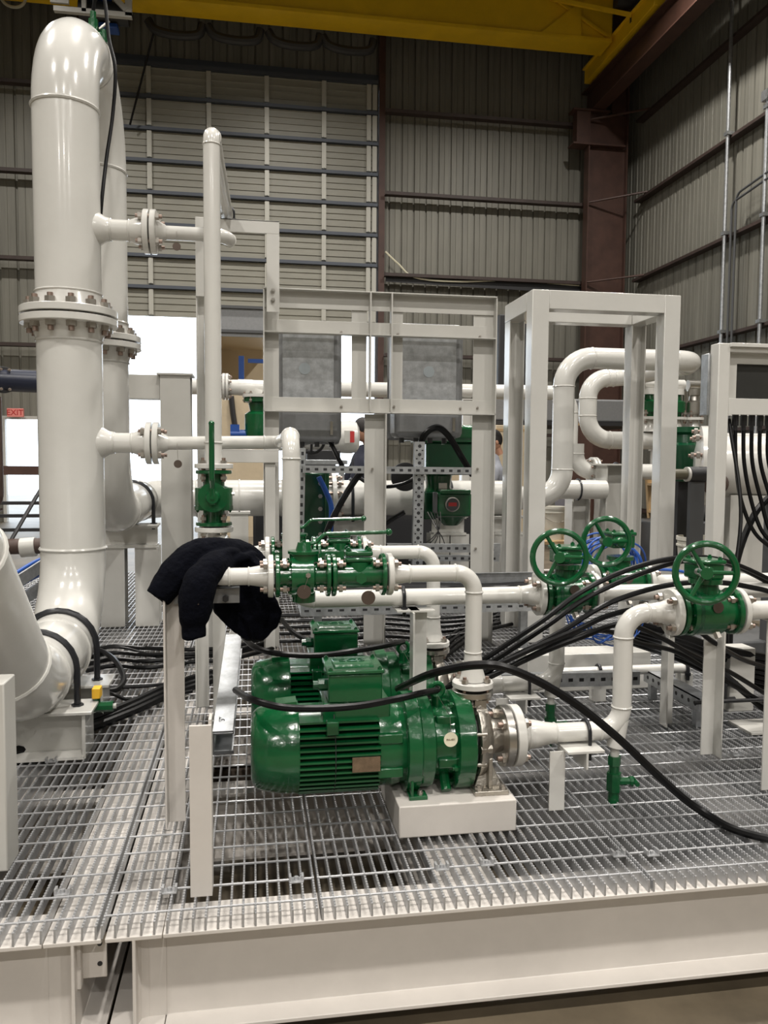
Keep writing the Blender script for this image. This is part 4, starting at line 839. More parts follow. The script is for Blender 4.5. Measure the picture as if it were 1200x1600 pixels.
px_ = wthing('low_pipe', 'short white pipe with a flanged joint inside the open frame view', 'pipe', at(905, 740, Y=6.8))
a_ = at(890, 690, Y=6.8); b_ = at(975, 738, Y=6.8); yq = 6.8
xg = at(900, 700, Y=yq).x; zq_ = at(940, 737, Y=yq).z
pipe(px_, [(xg, yq, 1.25), (xg, yq, zq_), (b_.x+.3, yq, zq_)], .072, .16, n=24); flange(px_, (at(927,737,Y=yq).x, yq, zq_), (1,0,0), .26, .025, .08, WHITE, 8, L=.06, br=.01); flange(px_, (at(927,737,Y=yq).x+.004, yq, zq_), (-1,0,0), .26, .025, .08, WHITE, bolted=False)
ubolt(px_, (at(962,740,Y=yq).x, yq, zq_), (1,0,0), .08, .1, .009)
p = at(905, 765, Y=6.5); one('curved_pipe', MB().tube(fillet([(at(868,765,Y=6.5).x, 6.5, p.z), (at(945,765,Y=6.5).x, 6.5, p.z)], .1)[0], .082, 24), WHITE, 'low white pipe strapped by a black band near bucket', 'pipe')
one('pipe_band', MB().ring((at(903,765,Y=6.5).x, 6.5, p.z), (1,0,0), .088, .008, 28, 8), UBOLT, 'black band around the low white pipe', 'clamp')
I_post('short I-beam stand beside the upright lever valve', at(374, 800, Y=5.0).x, 5.0, 0, at(374, 799, Y=5.0).z, .11, WHITE, (0,1,0), 'beam_stand', 'pipe support', None)
# far pipe
YT = 9.0; zt9 = at(600, 608, Y=YT).z; xL9 = at(352, 605, Y=YT).x; xR9 = at(893, 615, Y=YT).x
fp = wthing('far_pipe', 'long thin white pipe running behind both enclosures', 'pipe', (xL9, YT, zt9))
pipe(fp, [(xL9-.8, YT, zt9-.02), (xR9, YT, zt9), (xR9, YT, at(895, 735, Y=YT).z)], .085, .229, n=24)
flange(fp, (xL9, YT, zt9-.01), (1,0,0), .29, .03, .09, WHITE, 8, L=.07, br=.011); flange(fp, (xL9+.004, YT, zt9-.01), (-1,0,0), .29, .03, .09, WHITE, bolted=False)
dp_ = at(408, 615, Y=YT).x; obj('drop_leg', MB().tube(fillet([(dp_-.25, YT-.0, zt9-.01), (dp_, YT, zt9-.01), (dp_, YT, at(408, 645, Y=YT).z)], .12)[0], .084, 20), WHITE, fp)
for i, px in enumerate((470, 728)): I_post('%s slim far post carrying the long thin pipe' % ('first', 'second')[i], at(px, 700, Y=YT).x, YT, FZ, zt9-.095, .12, WHITE, group='far pipe posts')
# green valves far behind
def far_valve(label, px, py, Y, sc_, blue=False):
    p = at(px, py, Y=Y); t = thing('far_valve', label, 'valve', p, group='far green valves'); s = sc_
    obj('body', MB().lathe((0,0,-.3*s), (0,0,1), [(0,.16*s),(.05*s,.17*s),(.06*s,.12*s),(.2*s,.17*s),(.45*s,.17*s),(.5*s,.1*s),(.6*s,.12*s),(.62*s,.18*s),(.68*s,.18*s)], 20), GREEN, t); obj('top_flange', MB().cyl((0,0,.38*s), (0,0,.42*s), .2*s, n=20), WHITE, t)
    bolts(t, (0,0,.38*s), (0,0,1), .17*s, 6, .014*s, .06*s)
    if blue: obj('blue_motor', MB().cyl((-.36*s,0,-.12*s), (-.12*s,0,-.12*s), .06*s, n=14).cbox((-.3*s,0,-.04*s), (.12*s,.1*s,.1*s)), BLUEM, t)
    return t
far_valve('green valve with small blue motor under the far pipe', 402, 665, 8.9, .8, True)
x = at(493, 785, Y=5.6)
t = thing('green_valve_body', 'tall dark green valve body behind the narrow strut', 'valve', at(492, 850, Y=5.75)); hgt = at(492, 738, Y=5.75).z - at(492, 850, Y=5.75).z
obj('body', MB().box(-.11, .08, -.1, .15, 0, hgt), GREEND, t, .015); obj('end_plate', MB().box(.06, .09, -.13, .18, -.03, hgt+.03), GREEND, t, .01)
for k in range(5): nut(t, (.03, -.1, .08+k*.09), (0,-1,0), .016, .014)
obj('pedestal', MB().box(-.08, .06, -.05, .1, -t.location.z, 0), GREEND, t)
# electric actuator
YA = 5.55; p = at(700, 800, Y=YA)
t = thing('valve_actuator', 'big green electric actuator with a round dial window', 'actuator', (p.x, YA, at(700, 830, Y=YA).z)); B = t.location.copy()
def lb(px0, px1, py0, py1, y0, y1): a = at(px0, py0, Y=YA); b = at(px1, py1, Y=YA); return MB().box(a.x-B.x, b.x-B.x, y0, y1, b.z-B.z, a.z-B.z)
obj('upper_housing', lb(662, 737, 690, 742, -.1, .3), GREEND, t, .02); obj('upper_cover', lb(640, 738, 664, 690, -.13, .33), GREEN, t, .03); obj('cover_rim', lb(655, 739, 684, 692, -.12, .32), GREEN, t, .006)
a = at(690, 735, Y=YA); obj('neck', MB().lathe((a.x-B.x, .1, a.z-B.z), (0,0,-1), [(0,.16),(.02,.16),(.04,.10),(.12,.09),(.2,.12)], 24), GREEN, t); obj('rating_plate', MB().box(a.x-B.x-.02, a.x-B.x+.04, -.003, .0, a.z-B.z-.13, a.z-B.z-.09), STEEL, t)
obj('gear_case', lb(676, 730, 768, 806, -.12, .22), GREEN, t, .02); obj('gear_case_cap', lb(682, 728, 764, 771, -.14, .22), GREEN, t, .008); a = at(706, 808, Y=YA); obj('gear_case_bowl', MB().lathe((a.x-B.x, .03, a.z-B.z+.1), (0,0,-1), [(0,.13),(.07,.125),(.13,.08),(.16,.05)], 24), GREEN, t)
dl = at(706, 788, Y=YA-.12); w_ = obj('dial_ring', MB().lathe((dl.x-B.x, -.12, dl.z-B.z), (0,-1,0), [(0,.052),(.02,.052),(.025,.044),(.02,.042)], 28), STEEL, t); obj('dial_glass', MB().cyl((dl.x-B.x, -.12, dl.z-B.z), (dl.x-B.x, -.147, dl.z-B.z), .043, n=24), DGREY, w_); obj('dial_mark', MB().box(dl.x-B.x-.03, dl.x-B.x+.028, -.1485, -.147, dl.z-B.z-.012, dl.z-B.z+.014), RED, w_)
obj('side_wheel_hub', lb(664, 682, 768, 812, 0, .14), GREEND, t, .01); obj('conduit_plate', lb(671, 677, 768, 800, -.13, -.1), DGREY, t, .004)
for k, (px, py) in enumerate(((686, 775), (686, 800), (726, 775), (726, 800))): q = at(px, py, Y=YA-.12); nut(t, (q.x-B.x, -.12, q.z-B.z), (0,-1,0), .01, .008, GREEN)
qx = at(655, 800, Y=YA).x-B.x; obj('stand_off', MB().cyl((qx,.05,-B.z), (qx,.05,.2), .03, n=12).cyl((qx,.05,.12), (.0,.05,.12), .03, n=12), DARK, t)
p = at(632, 745, Y=5.5); t = thing('black_handwheel', 'black round actuator handwheel behind the stand post', 'handwheel', p); obj('disc', MB().lathe((0,0,0), (0,-1,0), [(0,.09),(.01,.1),(.03,.1),(.035,.085),(.03,.03)], 28), DARK, t); obj('hub', MB().cyl((0,0,0), (0,.25,0), .03, n=12), DGREY, t)
p = at(487, 688, Y=5.4); t = thing('black_handwheel', 'black spoked handwheel in front of the white housing', 'handwheel', p); obj('rim', MB().ring((0,0,0), (0,1,0), .085, .01, 32, 8), DARK, t); obj('hub', MB().cyl((0,-.02,0), (0,1.1,0), .022, n=12), DGREY, t)
for k in range(3): c_ = 2*PI*k/3+.5; obj('spoke', MB().cyl((0,0,0), (.085*math.cos(c_),0,.085*math.sin(c_)), .009, n=8), DARK, t)
# white horizontal housing with a red label
YH = 6.6; a = at(430, 682, Y=YH); b = at(560, 680, Y=YH); t = thing('white_motor_housing', 'white rounded motor housing with a red label', 'motor', ((a.x+b.x)/2, YH, a.z-.14)); L0 = b.x-a.x
obj('shell', MB().lathe((-L0/2,0,.14), (1,0,0), [(0,.10),(.02,.115),(L0*.55,.115),(L0*.57,.125),(L0*.9,.135),(L0*.97,.125),(L0,.09)], 32), WHITE, t); obj('label_plate', MB().cbox((L0*.36,-.131,.14), (.07,.01,.1)), GREYW, t); obj('red_label', MB().cbox((L0*.40,-.134,.14), (.035,.012,.09)), RED, t); obj('pedestal', MB().box(-.15, .15, -.05, .05, -t.location.z, .06), DGREY, t)
one('small_control_box', MB().cbox(at(505, 712, Y=6.3), (.26,.12,.09)), DARK, 'black control box above the slotted strut', 'box', bev=.008)
wc = at(500, 722, Y=6.3); one('control_shelf', MB().cbox(wc, (.42,.14,.035)).box(wc.x-.19, wc.x-.15, 6.27, 6.33, ZM+RB, wc.z-.01).box(wc.x+.15, wc.x+.19, 6.27, 6.33, 0, wc.z-.01), GALV, 'flat galvanised shelf under the black control box', 'shelf', bev=.003)
# far valves on the right run
for i, (px, sc_) in enumerate(((1013, 1.0), (1056, 1.0), (1083, .8))):
    x = at(px, 660, Y=7.3).x; t = thing('run_valve', ('first', 'second', 'third')[i] + ' small valve on the far right pipe run', 'valve', (x, 7.3, 1.385), group='valves on the right pipe run')
    obj('nozzle', MB().lathe((0,0,0), (0,0,1), [(0,.09),(.05,.06),(.12,.045)], 16), WHITE, t); obj('nozzle_flange', MB().cyl((0,0,.12), (0,0,.145), .10, n=20), WHITE, t); bolts(t, (0,0,.145), (0,0,1), .08, 4, .012, .05)
    obj('valve_body', MB().lathe((0,0,.15), (0,0,1), [(0,.05),(.03,.05),(.04,.085),(.14,.085),(.16,.05),(.22,.04)], 18), GREEN if i != 2 else STEEL, t); obj('stem_head', MB().cyl((0,0,.36), (0,0,.42), .07, n=12).cyl((-.07,0,.46), (.07,0,.46), .05, n=12).cyl((0,0,.42), (0,0,.5), .025, n=8), STEEL if i == 2 else WHITE, t)
    for s in (-.08, .08): obj('tie_rod', MB().cyl((s,0,.145), (s,0,.4), .012, n=6), STEEL, t)
# white vessel with a big flanged end
YVs = 5.3; a = at(1092, 728, Y=YVs)
t = thing('flanged_vessel', 'white horizontal vessel with a large bolted end disc', 'vessel', (a.x, YVs, a.z-.3)); t.rotation_euler = (0, 0, -.45)
obj('end_disc', MB().lathe((0,0,.3), (1,0,0), [(-.03,.12),(0,.26),(.005,.285),(.05,.285),(.06,.25)], 44), WHITE, t); obj('shell', MB().lathe((.05,0,.3), (1,0,0), [(0,.22),(.05,.22),(1.2,.22)], 40), WHITE, t); bolts(t, (.03,0,.3), (1,0,0), .245, 10, .014, .09); obj('sight_nozzle', MB().lathe((.1,-.2,.18), (-.3,-1,0), [(0,.08),(.08,.08),(.085,.05)], 20), BROWNP, t); obj('support', MB().box(.2, .9, -.15, .15, -t.location.z, .1), GREYW, t)
a = at(1050, 741, Y=5.0); b = at(1112, 741, Y=5.0); t = thing('coupled_pipe', 'dark olive pipe with black rubber coupling by the vessel', 'pipe', a)
obj('pipe_run', MB().cyl((0,0,0), (b.x-a.x-.05,0,0), .036, n=16), mat('olive_pipe', (.10,.09,.06), .4), t); obj('coupling', MB().cyl((b.x-a.x-.17,0,0), (b.x-a.x-.04,0,0), .052, n=18), DARK, t)
for x in (b.x-a.x-.18, b.x-a.x-.03): obj('white_collar', MB().cyl((x-.008,0,0), (x+.008,0,0), .05, n=18), WHITE, t)
obj('hanger_strap', MB().box(b.x-a.x-.16, b.x-a.x-.06, -.02, .02, -a.z, -.05), DGREY, t)
a = at(1066, 712, Y=5.8); t = thing('green_pump_body', 'stacked green pump body left of the flanged vessel', 'pump', (a.x, 5.8, a.z-.2))
obj('body', MB().lathe((0,0,0), (0,0,1), [(0,.11),(.05,.14),(.2,.14),(.24,.15),(.28,.15),(.3,.1),(.36,.09),(.38,.12),(.42,.12)], 24), GREEND, t); obj('clamp_ring', MB().cyl((0,0,.05), (0,0,.065), .155, n=24), WHITE, t); obj('stand', MB().box(-.06, .06, -.06, .06, -(a.z-.2), 0), DARK, t)
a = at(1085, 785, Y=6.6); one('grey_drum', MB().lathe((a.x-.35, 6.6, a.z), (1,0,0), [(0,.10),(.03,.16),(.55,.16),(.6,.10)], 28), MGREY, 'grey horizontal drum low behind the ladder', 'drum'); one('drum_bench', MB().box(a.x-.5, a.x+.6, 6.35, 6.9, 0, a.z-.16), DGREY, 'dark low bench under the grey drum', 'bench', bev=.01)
# buckets, ladder, crates
def bucket(label, x, y, z, s=1.):
    t = thing('plastic_bucket', label, 'bucket', (x, y, z), group='white buckets'); obj('pail', MB().lathe((0,0,0), (0,0,1), [(0,.125*s),(.3*s,.145*s),(.302*s,.155*s),(.315*s,.155*s),(.317*s,.147*s),(.345*s,.148*s),(.347*s,.156*s),(.375*s,.156*s),(.375*s,.146*s),(.05,.12*s)], 32), BUCKET, t); obj('bail_handle', MB().tube([(math.cos(q)*.158*s, -.05+.0*q-.1*math.sin(q)*s, .32*s-.12*math.sin(q)*s) for q in [PI*k/10 for k in range(11)]], .003, 6), ZINC, t); return t
a = at(863, 842, Y=7.5); bucket('white bucket standing on a timber step', a.x, 7.5, a.z, .86); one('timber_step', MB().box(a.x-.3, a.x+.35, 7.25, 7.8, a.z-.03, a.z).box(a.x-.28, a.x-.22, 7.27, 7.78, 0, a.z-.03).box(a.x+.27, a.x+.33, 7.27, 7.78, 0, a.z-.03), WOOD, 'timber step under a white bucket', 'step')
b = bucket('white bucket with a yellow dot behind the valves', at(1050, 850, Y=6.0).x, 6.0, at(1050, 829, Y=6.0).z-.375); obj('yellow_dot', MB().cyl((-.03,-.136,.22), (-.03,-.139,.22), .022, n=16), YTAG, b)
c = bucket('plain white bucket beside the panel stand leg', at(1090, 850, Y=5.6).x, 5.6, at(1090, 838, Y=5.6).z-.375)
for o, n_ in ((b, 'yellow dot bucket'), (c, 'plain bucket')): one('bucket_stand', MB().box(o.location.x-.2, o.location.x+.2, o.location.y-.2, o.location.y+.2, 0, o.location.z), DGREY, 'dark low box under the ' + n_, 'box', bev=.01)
t = wthing('wooden_ladder', 'wooden step ladder leaning behind the open frame', 'ladder', (at(1050, 800, Y=7.0).x, 7.0, 0)); 
for s in (0, .38): obj('rail', MB().prism([(-.02,-.03),(.02,-.03),(.02,.03),(-.02,.03)], Vector((at(1057, 840, Y=6.6).x, 6.6+s, 0)), at(1046, 735, Y=6.6)+Vector((0,s,0)), (1,0,0)), WOOD, t)
for k in range(4): p = Vector((at(1057, 840, Y=6.6).x, 6.6, 0)).lerp(at(1046, 735, Y=6.6), k/4+.12); obj('rung', MB().box(p.x-.03, p.x+.03, p.y, p.y+.38, p.z-.012, p.z+.012), WOOD, t)
one('grey_trailer_body', MB().box(at(700,640,Y=13).x, at(1010,640,Y=13).x, 12.9, 14.5, at(800,658,Y=13).z, at(800,622,Y=13).z), MGREY, 'long grey machine body far behind the frame', 'machine', bev=.03)
one('machine_rail', MB().box(at(700,640,Y=13).x, at(1010,640,Y=13).x, 12.85, 14.5, at(800,664,Y=13).z, at(800,658,Y=13).z), DARK, 'black sill along the long grey machine body', 'sill')
for i, (x0, x1, y0, y1, lab) in enumerate(((775, 835, 664, 790, 'tall cardboard brown crate behind the open frame leg'), (895, 925, 655, 780, 'narrow brown crate between the loop pipes'), (690, 742, 664, 700, 'brown crate behind the actuator cover'))):
    a = at(x0, y0, Y=12.4-.2*i); b = at(x1, y1, Y=12.4-.2*i); cr_ = thing('cargo_crate', lab, 'crate', ((a.x+b.x)/2, a.y+.35, FZ), group='brown crates'); obj('box', MB().box(-(b.x-a.x)/2, (b.x-a.x)/2, -.35, .35, .0, a.z-FZ), TAN if i != 1 else RUST, cr_, .01); obj('lid_band', MB().box(-(b.x-a.x)/2-.01, (b.x-a.x)/2+.01, -.36, .36, a.z-FZ-.1, a.z-FZ-.06), WOOD, cr_)
one('black_machine_box', MB().box(at(775,500,Y=15).x, at(800,500,Y=15).x+.3, 14.8, 15.6, FZ, at(785,494,Y=15).z), DARK, 'tall black cabinet against the back wall', 'cabinet', bev=.02)
# tan enclosure and things at the open door
YX = 15.0; a = at(330, 522, Y=YX); b = at(416, 600, Y=YX)
t = thing('tan_shelter', 'tan walk-in shelter seen through the raised door', 'shelter', ((a.x+b.x)/2, YX+1, FZ)); hw_ = (b.x-a.x)/2
obj('side_wall', MB().box(-hw_, -hw_+.06, -1, 1, 0, a.z-FZ), TAN_LIT, t); obj('rear_wall', MB().box(-hw_, hw_, .94, 1, 0, a.z-FZ), TAN_LIT, t); obj('roof', MB().box(-hw_-.1, hw_+.1, -1.1, 1.1, a.z-FZ, a.z-FZ+.06), TAN_LIT, t); obj('roof_fascia', MB().box(-hw_-.1, hw_+.1, -1.12, -1.1, a.z-FZ-.05, a.z-FZ+.5), MGREY, t); obj('fascia_rail', MB().box(-hw_-.12, hw_+.12, -1.16, -1.12, a.z-FZ+.02, a.z-FZ+.07).box(-hw_-.12, hw_+.12, -1.16, -1.12, a.z-FZ+.45, a.z-FZ+.5), DGREY, t); obj('front_panel', MB().box(-hw_, hw_, -1, -.95, 0, at(380, 618, Y=YX).z-FZ), TAN, t); q = at(364, 645, Y=YX-.05); obj('door_handle', MB().tube([(q.x-(a.x+b.x)/2-.03,-1.05,q.z-FZ+.3),(q.x-(a.x+b.x)/2,-1.06,q.z-FZ),(q.x-(a.x+b.x)/2+.05,-1.05,q.z-FZ-.35)], .05, 8), DARK, t)
q0 = at(377, 556, Y=YX+.2); obj('blue_post', MB().box(q0.x-(a.x+b.x)/2-.05, q0.x-(a.x+b.x)/2+.05, -.8, -.7, at(380,618,Y=YX).z-FZ, q0.z-FZ), BLUEM, t); obj('blue_post', MB().box(q0.x-(a.x+b.x)/2+.12, q0.x-(a.x+b.x)/2+.5, -.8, -.7, q0.z-FZ-.12, q0.z-FZ-.05), BLUEM, t)
# left edge things
YQ = 6.5
t = wthing('navy_flanged_pipe', 'dark navy pipe with round flange at the left edge', 'pipe', at(10, 590, Y=YQ))
p = at(20, 594, Y=YQ); pipe(t, [(p.x-.9, YQ-.1, p.z-.25), (p.x-.15, YQ, p.z), (p.x+.9, YQ+.3, p.z)], .085, .2, NAVYPIPE, False); flange(t, (p.x-.06, YQ-.02, p.z), (.55,-.85,0), .2, .03, .09, DARK, 8, br=.007); obj('hanger_post', MB().box(p.x+.3, p.x+.36, YQ+.1, YQ+.16, 0, p.z-.06), DARK, t)
p = at(-6, 620, Y=6.2); one('rusty_standpipe', MB().tube(fillet([(p.x-.02, 6.2, p.z), (p.x-.02, 6.2, .75), (p.x-.6, 6.2, .55)], .12)[0], .055, 20), BROWNP, 'brown rusty standpipe at the left picture edge', 'pipe')
p = at(0, 858, Y=5.9); q = at(75, 852, Y=5.9); t = wthing('rusty_pipe', 'brown rusty horizontal pipe with a wrapped joint', 'pipe', p); obj('pipe_run', MB().cyl(p-Vector((1,0,0)), q+Vector((.2,0,0)), .055, n=18), BROWNP, t); obj('wrap', MB().cyl(at(33, 856, Y=5.9), at(56, 854, Y=5.9), .068, n=16), GREYW, t); obj('stand', MB().box(p.x-.1, p.x, 5.87, 5.93, 0, p.z-.05), DARK, t)
a = at(-60, 735, Y=9.5); b = at(90, 735, Y=9.5); o = wthing('scaffold_frame', 'brown and black crossbar frame in front of the exit doorway', 'frame', (a.x, 9.5, FZ))
for y_, h_, m_ in ((735, .05, RUST), (786, .018, DARK), (806, .018, DARK), (828, .018, DARK)): z_ = at(15, y_, Y=9.5).z; obj('crossbar', MB().box(a.x, b.x, 9.47, 9.53, z_-h_, z_+h_), m_, o)
for x_ in (a.x, b.x): obj('end_post', MB().box(x_-.02, x_+.02, 9.48, 9.52, FZ, at(15, 735, Y=9.5).z), DARK, o)
one('diagonal_bar', MB().cyl(at(5, 865, Y=8), at(75, 745, Y=8.6), .02, n=8), DARK, 'black diagonal brace bar left of the tall bend', 'bar')
a = at(22, 930, Y=5.2); t = wthing('cable_ladder', 'galvanised cable tray sloping behind the big elbow', 'cable tray', (a.x, 5.2, 0))
for dz in (0, .13): obj('side_rail', MB().prism([(-.006,-.04),(.006,-.04),(.006,.04),(-.006,.04)], at(5, 925, Y=5.0)+Vector((0,-.1,-dz)), at(90, 868, Y=5.6)+Vector((0,0,-dz))), GALV, t)
for s in (0, 1): q = at(5, 925, Y=5.0).lerp(at(90, 868, Y=5.6), s); obj('leg', MB().box(q.x-.02, q.x+.02, q.y-.02, q.y+.02, 0, q.z-.1), GALV, t)
for i in range(4):
    z_ = i*.018; cable('blue_cable', ('first', 'second', 'third', 'fourth')[i]+' blue cable lying in the sloping tray, from the top', [at(2, 912+i*9, Y=5.0), at(30, 892+i*8, Y=5.2), at(60, 875+i*8, Y=5.4), at(95, 862+i*7, Y=5.6)], .012, BLUEC, 'blue cables in tray')
# valve on the bend crown and its hanging cable
yq = YV+.35; p = at(146, 48, Y=yq); t = thing('crown_valve', 'small green valve on the crown of the tall bend', 'valve', (p.x, yq, p.z))
zt_ = zs+EL+RB; obj('body', MB().cyl((0,0,zt_-p.z-.03), (0,0,.05), .022, n=8).cyl((0,0,.05), (0,0,.085), .014, n=8), GREEN, t); obj('bonnet', MB().cyl((0,-.01,-.02), (.055,-.01,-.02), .014, n=8).cyl((.05,-.01,-.055), (.05,-.01,.0), .016, n=8), GREEN, t); obj('handle', MB().cyl((.03,-.02,.0), (.075,-.02,.04), .006, n=6), STEEL, t)
cable('hanging_cable', 'black cable arching from the crown valve and hanging down', [(p.x, yq, p.z+.09), (p.x+.015, yq-.01, p.z+.14), (p.x+.055, yq-.03, p.z+.14), at(170, 60, Y=yq-.05), at(180, 110, Y=yq-.05), at(176, 180, Y=yq-.05), at(166, 250, Y=yq-.08), at(158, 325, Y=yq-.12), at(156, 380, Y=yq-.05)], .0085); one('antenna_wire', MB().cyl(at(243, 40, Y=17.6), at(203, 195, Y=18.6), .022, n=6), RUBBER, 'thin black wire slanting across the big door', 'wire'); one('copper_rod', MB().cyl(at(165, -40, Y=17), at(167, 30, Y=17), .02, n=6), ORANGE, 'thin orange wire above the tall bend', 'wire')
# ================================================================== CABLES
K = lambda *q: [at(a, b, Y=y) if y > .6 else at(a, b, z=y) for a, b, y in q]
cable('motor_cable', 'black cable laid along the top of the front motor', K((368,1078,2.5),(392,1092,2.24),(440,1105,2.2),(500,1107,2.19),(560,1103,2.19),(620,1092,2.22),(660,1083,2.28),(682,1079,2.34)), .0105)
cable('motor_cable', 'black cable laid along the top of the rear motor', K((380,995,2.95),(400,1012,2.8),(440,1022,2.76),(500,1024,2.75),(560,1016,2.75),(605,1008,2.82),(630,1002,2.92)), .0105)
cable('gland_lead', 'black lead running into the rear motor junction box', K((440,968,3.1),(455,985,2.98),(475,998,2.93),(489,1000,2.91)), .009)
cable('sweep_cable', 'long black cable sweeping down across the deck to the right edge', K((622,1076,2.62),(665,1056,2.3),(705,1045,2.22),(745,1039,2.16),(785,1042,2.14),(840,1064,2.14),(900,1100,2.14),(960,1148,2.14),(1020,1204,2.16),(1070,1249,2.2),(1110,1276,.018),(1150,1297,.015),(1215,1313,.014),(1300,1318,.014),(1400,1300,.014)), .0125)
bund = [
 ('uppermost', ((690,1082,2.78),(735,1045,2.62),(790,1008,2.56),(850,968,2.52),(900,930,2.52),(950,903,2.54),(1000,884,2.58),(1050,873,2.62),(1100,871,2.66),(1150,882,2.7),(1215,912,2.72))),
 ('second', ((700,1085,2.8),(745,1050,2.64),(800,1014,2.58),(860,974,2.54),(910,938,2.54),(960,913,2.56),(1010,893,2.60),(1060,878,2.64),(1110,876,2.68),(1160,890,2.72),(1215,918,2.74))),
 ('third', ((700,1088,2.85),(750,1056,2.64),(810,1022,2.58),(880,985,2.55),(940,948,2.55),(1000,925,2.57),(1060,912,2.60),(1120,910,2.62),(1170,917,2.66),(1215,930,2.7))),
 ('fourth', ((650,1095,2.75),(710,1070,2.6),(770,1042,2.56),(840,1010,2.53),(900,985,2.52),(950,962,2.54),(1010,950,2.58),(1060,960,2.62),(1110,1000,2.68),(1160,1030,2.8),(1215,1050,2.9))),
 ('fifth', ((660,1100,2.8),(720,1074,2.64),(780,1050,2.6),(850,1018,2.57),(910,995,2.56),(970,975,2.58),(1020,990,2.66),(1080,1022,2.76),(1140,1050,2.86),(1215,1095,2.95))),
 ('lowest', ((640,1105,2.8),(700,1082,2.66),(760,1060,2.62),(820,1030,2.58),(880,1002,2.57),(940,985,2.58),(1000,1005,2.68),(1060,1020,2.78),(1130,1062,2.86),(1215,1110,2.95)))]
for nm, pts in bund: cable('power_cable', nm+' black power cable of the bundle crossing the valves', K(*pts, (1300, pts[-1][1]+45, pts[-1][2]+.1), (1400, pts[-1][1]+95, pts[-1][2]+.2)), .0095, group='cable bundle across the valves')
for i, pts in enumerate((((-10,1172,.03),(60,1154,.03),(130,1134,.03),(200,1108,.03),(262,1080,.03),(330,1058,.03)), ((-10,1162,.05),(60,1145,.05),(130,1126,.05),(200,1100,.045),(262,1072,.04),(330,1050,.03)), ((-10,1182,.02),(60,1163,.02),(130,1142,.02),(205,1113,.02),(265,1086,.02),(330,1064,.02)))):
    cable('deck_cable', ('middle', 'uppermost', 'lowest')[i]+' thick black cable of the bundle on the left deck', K(*pts), .016, group='left deck cables')
cable('deck_cable', 'black cable hooking round behind the saddle plates', K((120,1022,.03),(150,1015,.05),(178,1030,.05),(193,1058,.03),(184,1076,.02),(160,1082,.02)), .014)
for i, (y0, y1, dz) in enumerate(((1010, 1015, .02), (1020, 1022, .03), (1030, 1026, .015), (1040, 1034, .02))):
    cable('deck_cable', ('farthest', 'second farthest', 'third farthest', 'nearest')[i]+' black cable crossing the deck behind the sleeve post', K((135,y0+8,dz),(180,y0,dz),(230,y0+3,dz),(300,y1,dz),(360,y1-4,dz),(430,y1-22,dz)), .012, group='cables behind the sleeve post')
cable('deck_cable', 'thin black cable on deck beside the small ball valve', K((150,1075,.02),(190,1074,.015),(262,1068,.015),(330,1050,.015)), .009); cable('deck_cable', 'thin looping black cable near the yellow tag', K((160,1080,.02),(178,1085,.03),(200,1093,.015),(240,1092,.015),(300,1080,.015)), .009); cable('deck_cable', 'thin black cable slanting over the left deck', K((140,1014,.04),(190,1012,.03),(240,1025,.02),(290,1038,.015)), .008)
for i, (dx, dy) in enumerate(((0, 0), (0, 9), (0, 18), (0, 28), (0, 40))):
    cable('rear_deck_cable', ('first', 'second', 'third', 'fourth', 'fifth')[i]+' black cable row on the rear deck, counted from the back', K((430,962+dy,.02),(520,960+dy,.02),(600,958+dy*.9,.02),(680,965+dy*.8,.02),(760,960+dy*.6,.02),(800,955+dy*.5,.02)), .012, group='rear deck cables')
for i in range(4): cable('rear_deck_cable', ('first', 'second', 'third', 'fourth')[i]+' black cable fanning from behind the bypass post', K((670,1045-6*i,.02),(720,1008-9*i,.02),(770,975-9*i,.02),(805,950-8*i,.02)), .011, group='fanned deck cables')
cable('equipment_cable', 'black cable arching down past the center stand post', K((600,720,5.0),(570,733,4.9),(545,765,4.85),(520,810,4.8),(505,850,4.8),(500,880,4.8)), .02); cable('equipment_cable', 'black cable arching over beside the upright strut', K((655,715,4.8),(662,682,4.75),(682,668,4.75),(700,680,4.78),(720,712,4.8),(738,742,4.85)), .02); cable('equipment_cable', 'black cable sagging between strut and post', K((555,742,5.1),(580,757,5.05),(610,760,5.0),(640,752,5.0),(656,735,5.0)), .013); cable('equipment_cable', 'black cable from the spoked handwheel to the strut', K((497,672,4.9),(515,690,4.88),(528,715,4.86),(540,738,4.86)), .014); cable('equipment_cable', 'frayed black cable end left of the upright strut', K((600,820,4.9),(618,808,4.88),(632,800,4.86)), .016); cable('equipment_cable', 'dark blue cable hanging behind the green valve body', K((498,745,5.4),(510,770,5.4),(518,795,5.4),(515,840,5.4)), .018, BLUEC)
for i in range(5): cable('thin_wire', ('first', 'second', 'third', 'fourth', 'fifth')[i]+' thin wire dangling under the actuator', K((668+5*i,800,5.3),(680+2*i,822,5.2),(690-3*i,838,5.1),(695-8*i,850,5.0)), .003, group='wires below the actuator')
for i in range(7): cable('right_cable', ('first', 'second', 'third', 'fourth', 'fifth', 'sixth', 'seventh')[i]+' dark cable crossing low behind the right posts, from the top', K((985,972+5*i,3.02+.03*i),(1060,992+6*i,3.06+.03*i),(1120,1012+7*i,3.12+.03*i),(1215,1030+8*i,3.2+.03*i)), .017, group='low right cables')
one('dark_rail', MB().cyl(at(1085,1098,Y=2.9), at(1215,1092,Y=2.9), .008, n=8), DARK, 'thin dark rod low behind the cream angle posts', 'rod'); one('grey_equipment_base', MB().box(at(1075,1060,Y=4.0).x, at(1240,1060,Y=4.0).x, 3.95, 4.6, 0, at(1150,1000,Y=4.0).z), DGREY, 'dark grey equipment base behind the low cables', 'base', bev=.01)
one('white_conduit', MB().cyl(at(1140,1026,Y=3.6), at(1230,1028,Y=3.6), .018, n=14), WHITE, 'short white pipe low behind the right edge post', 'pipe')
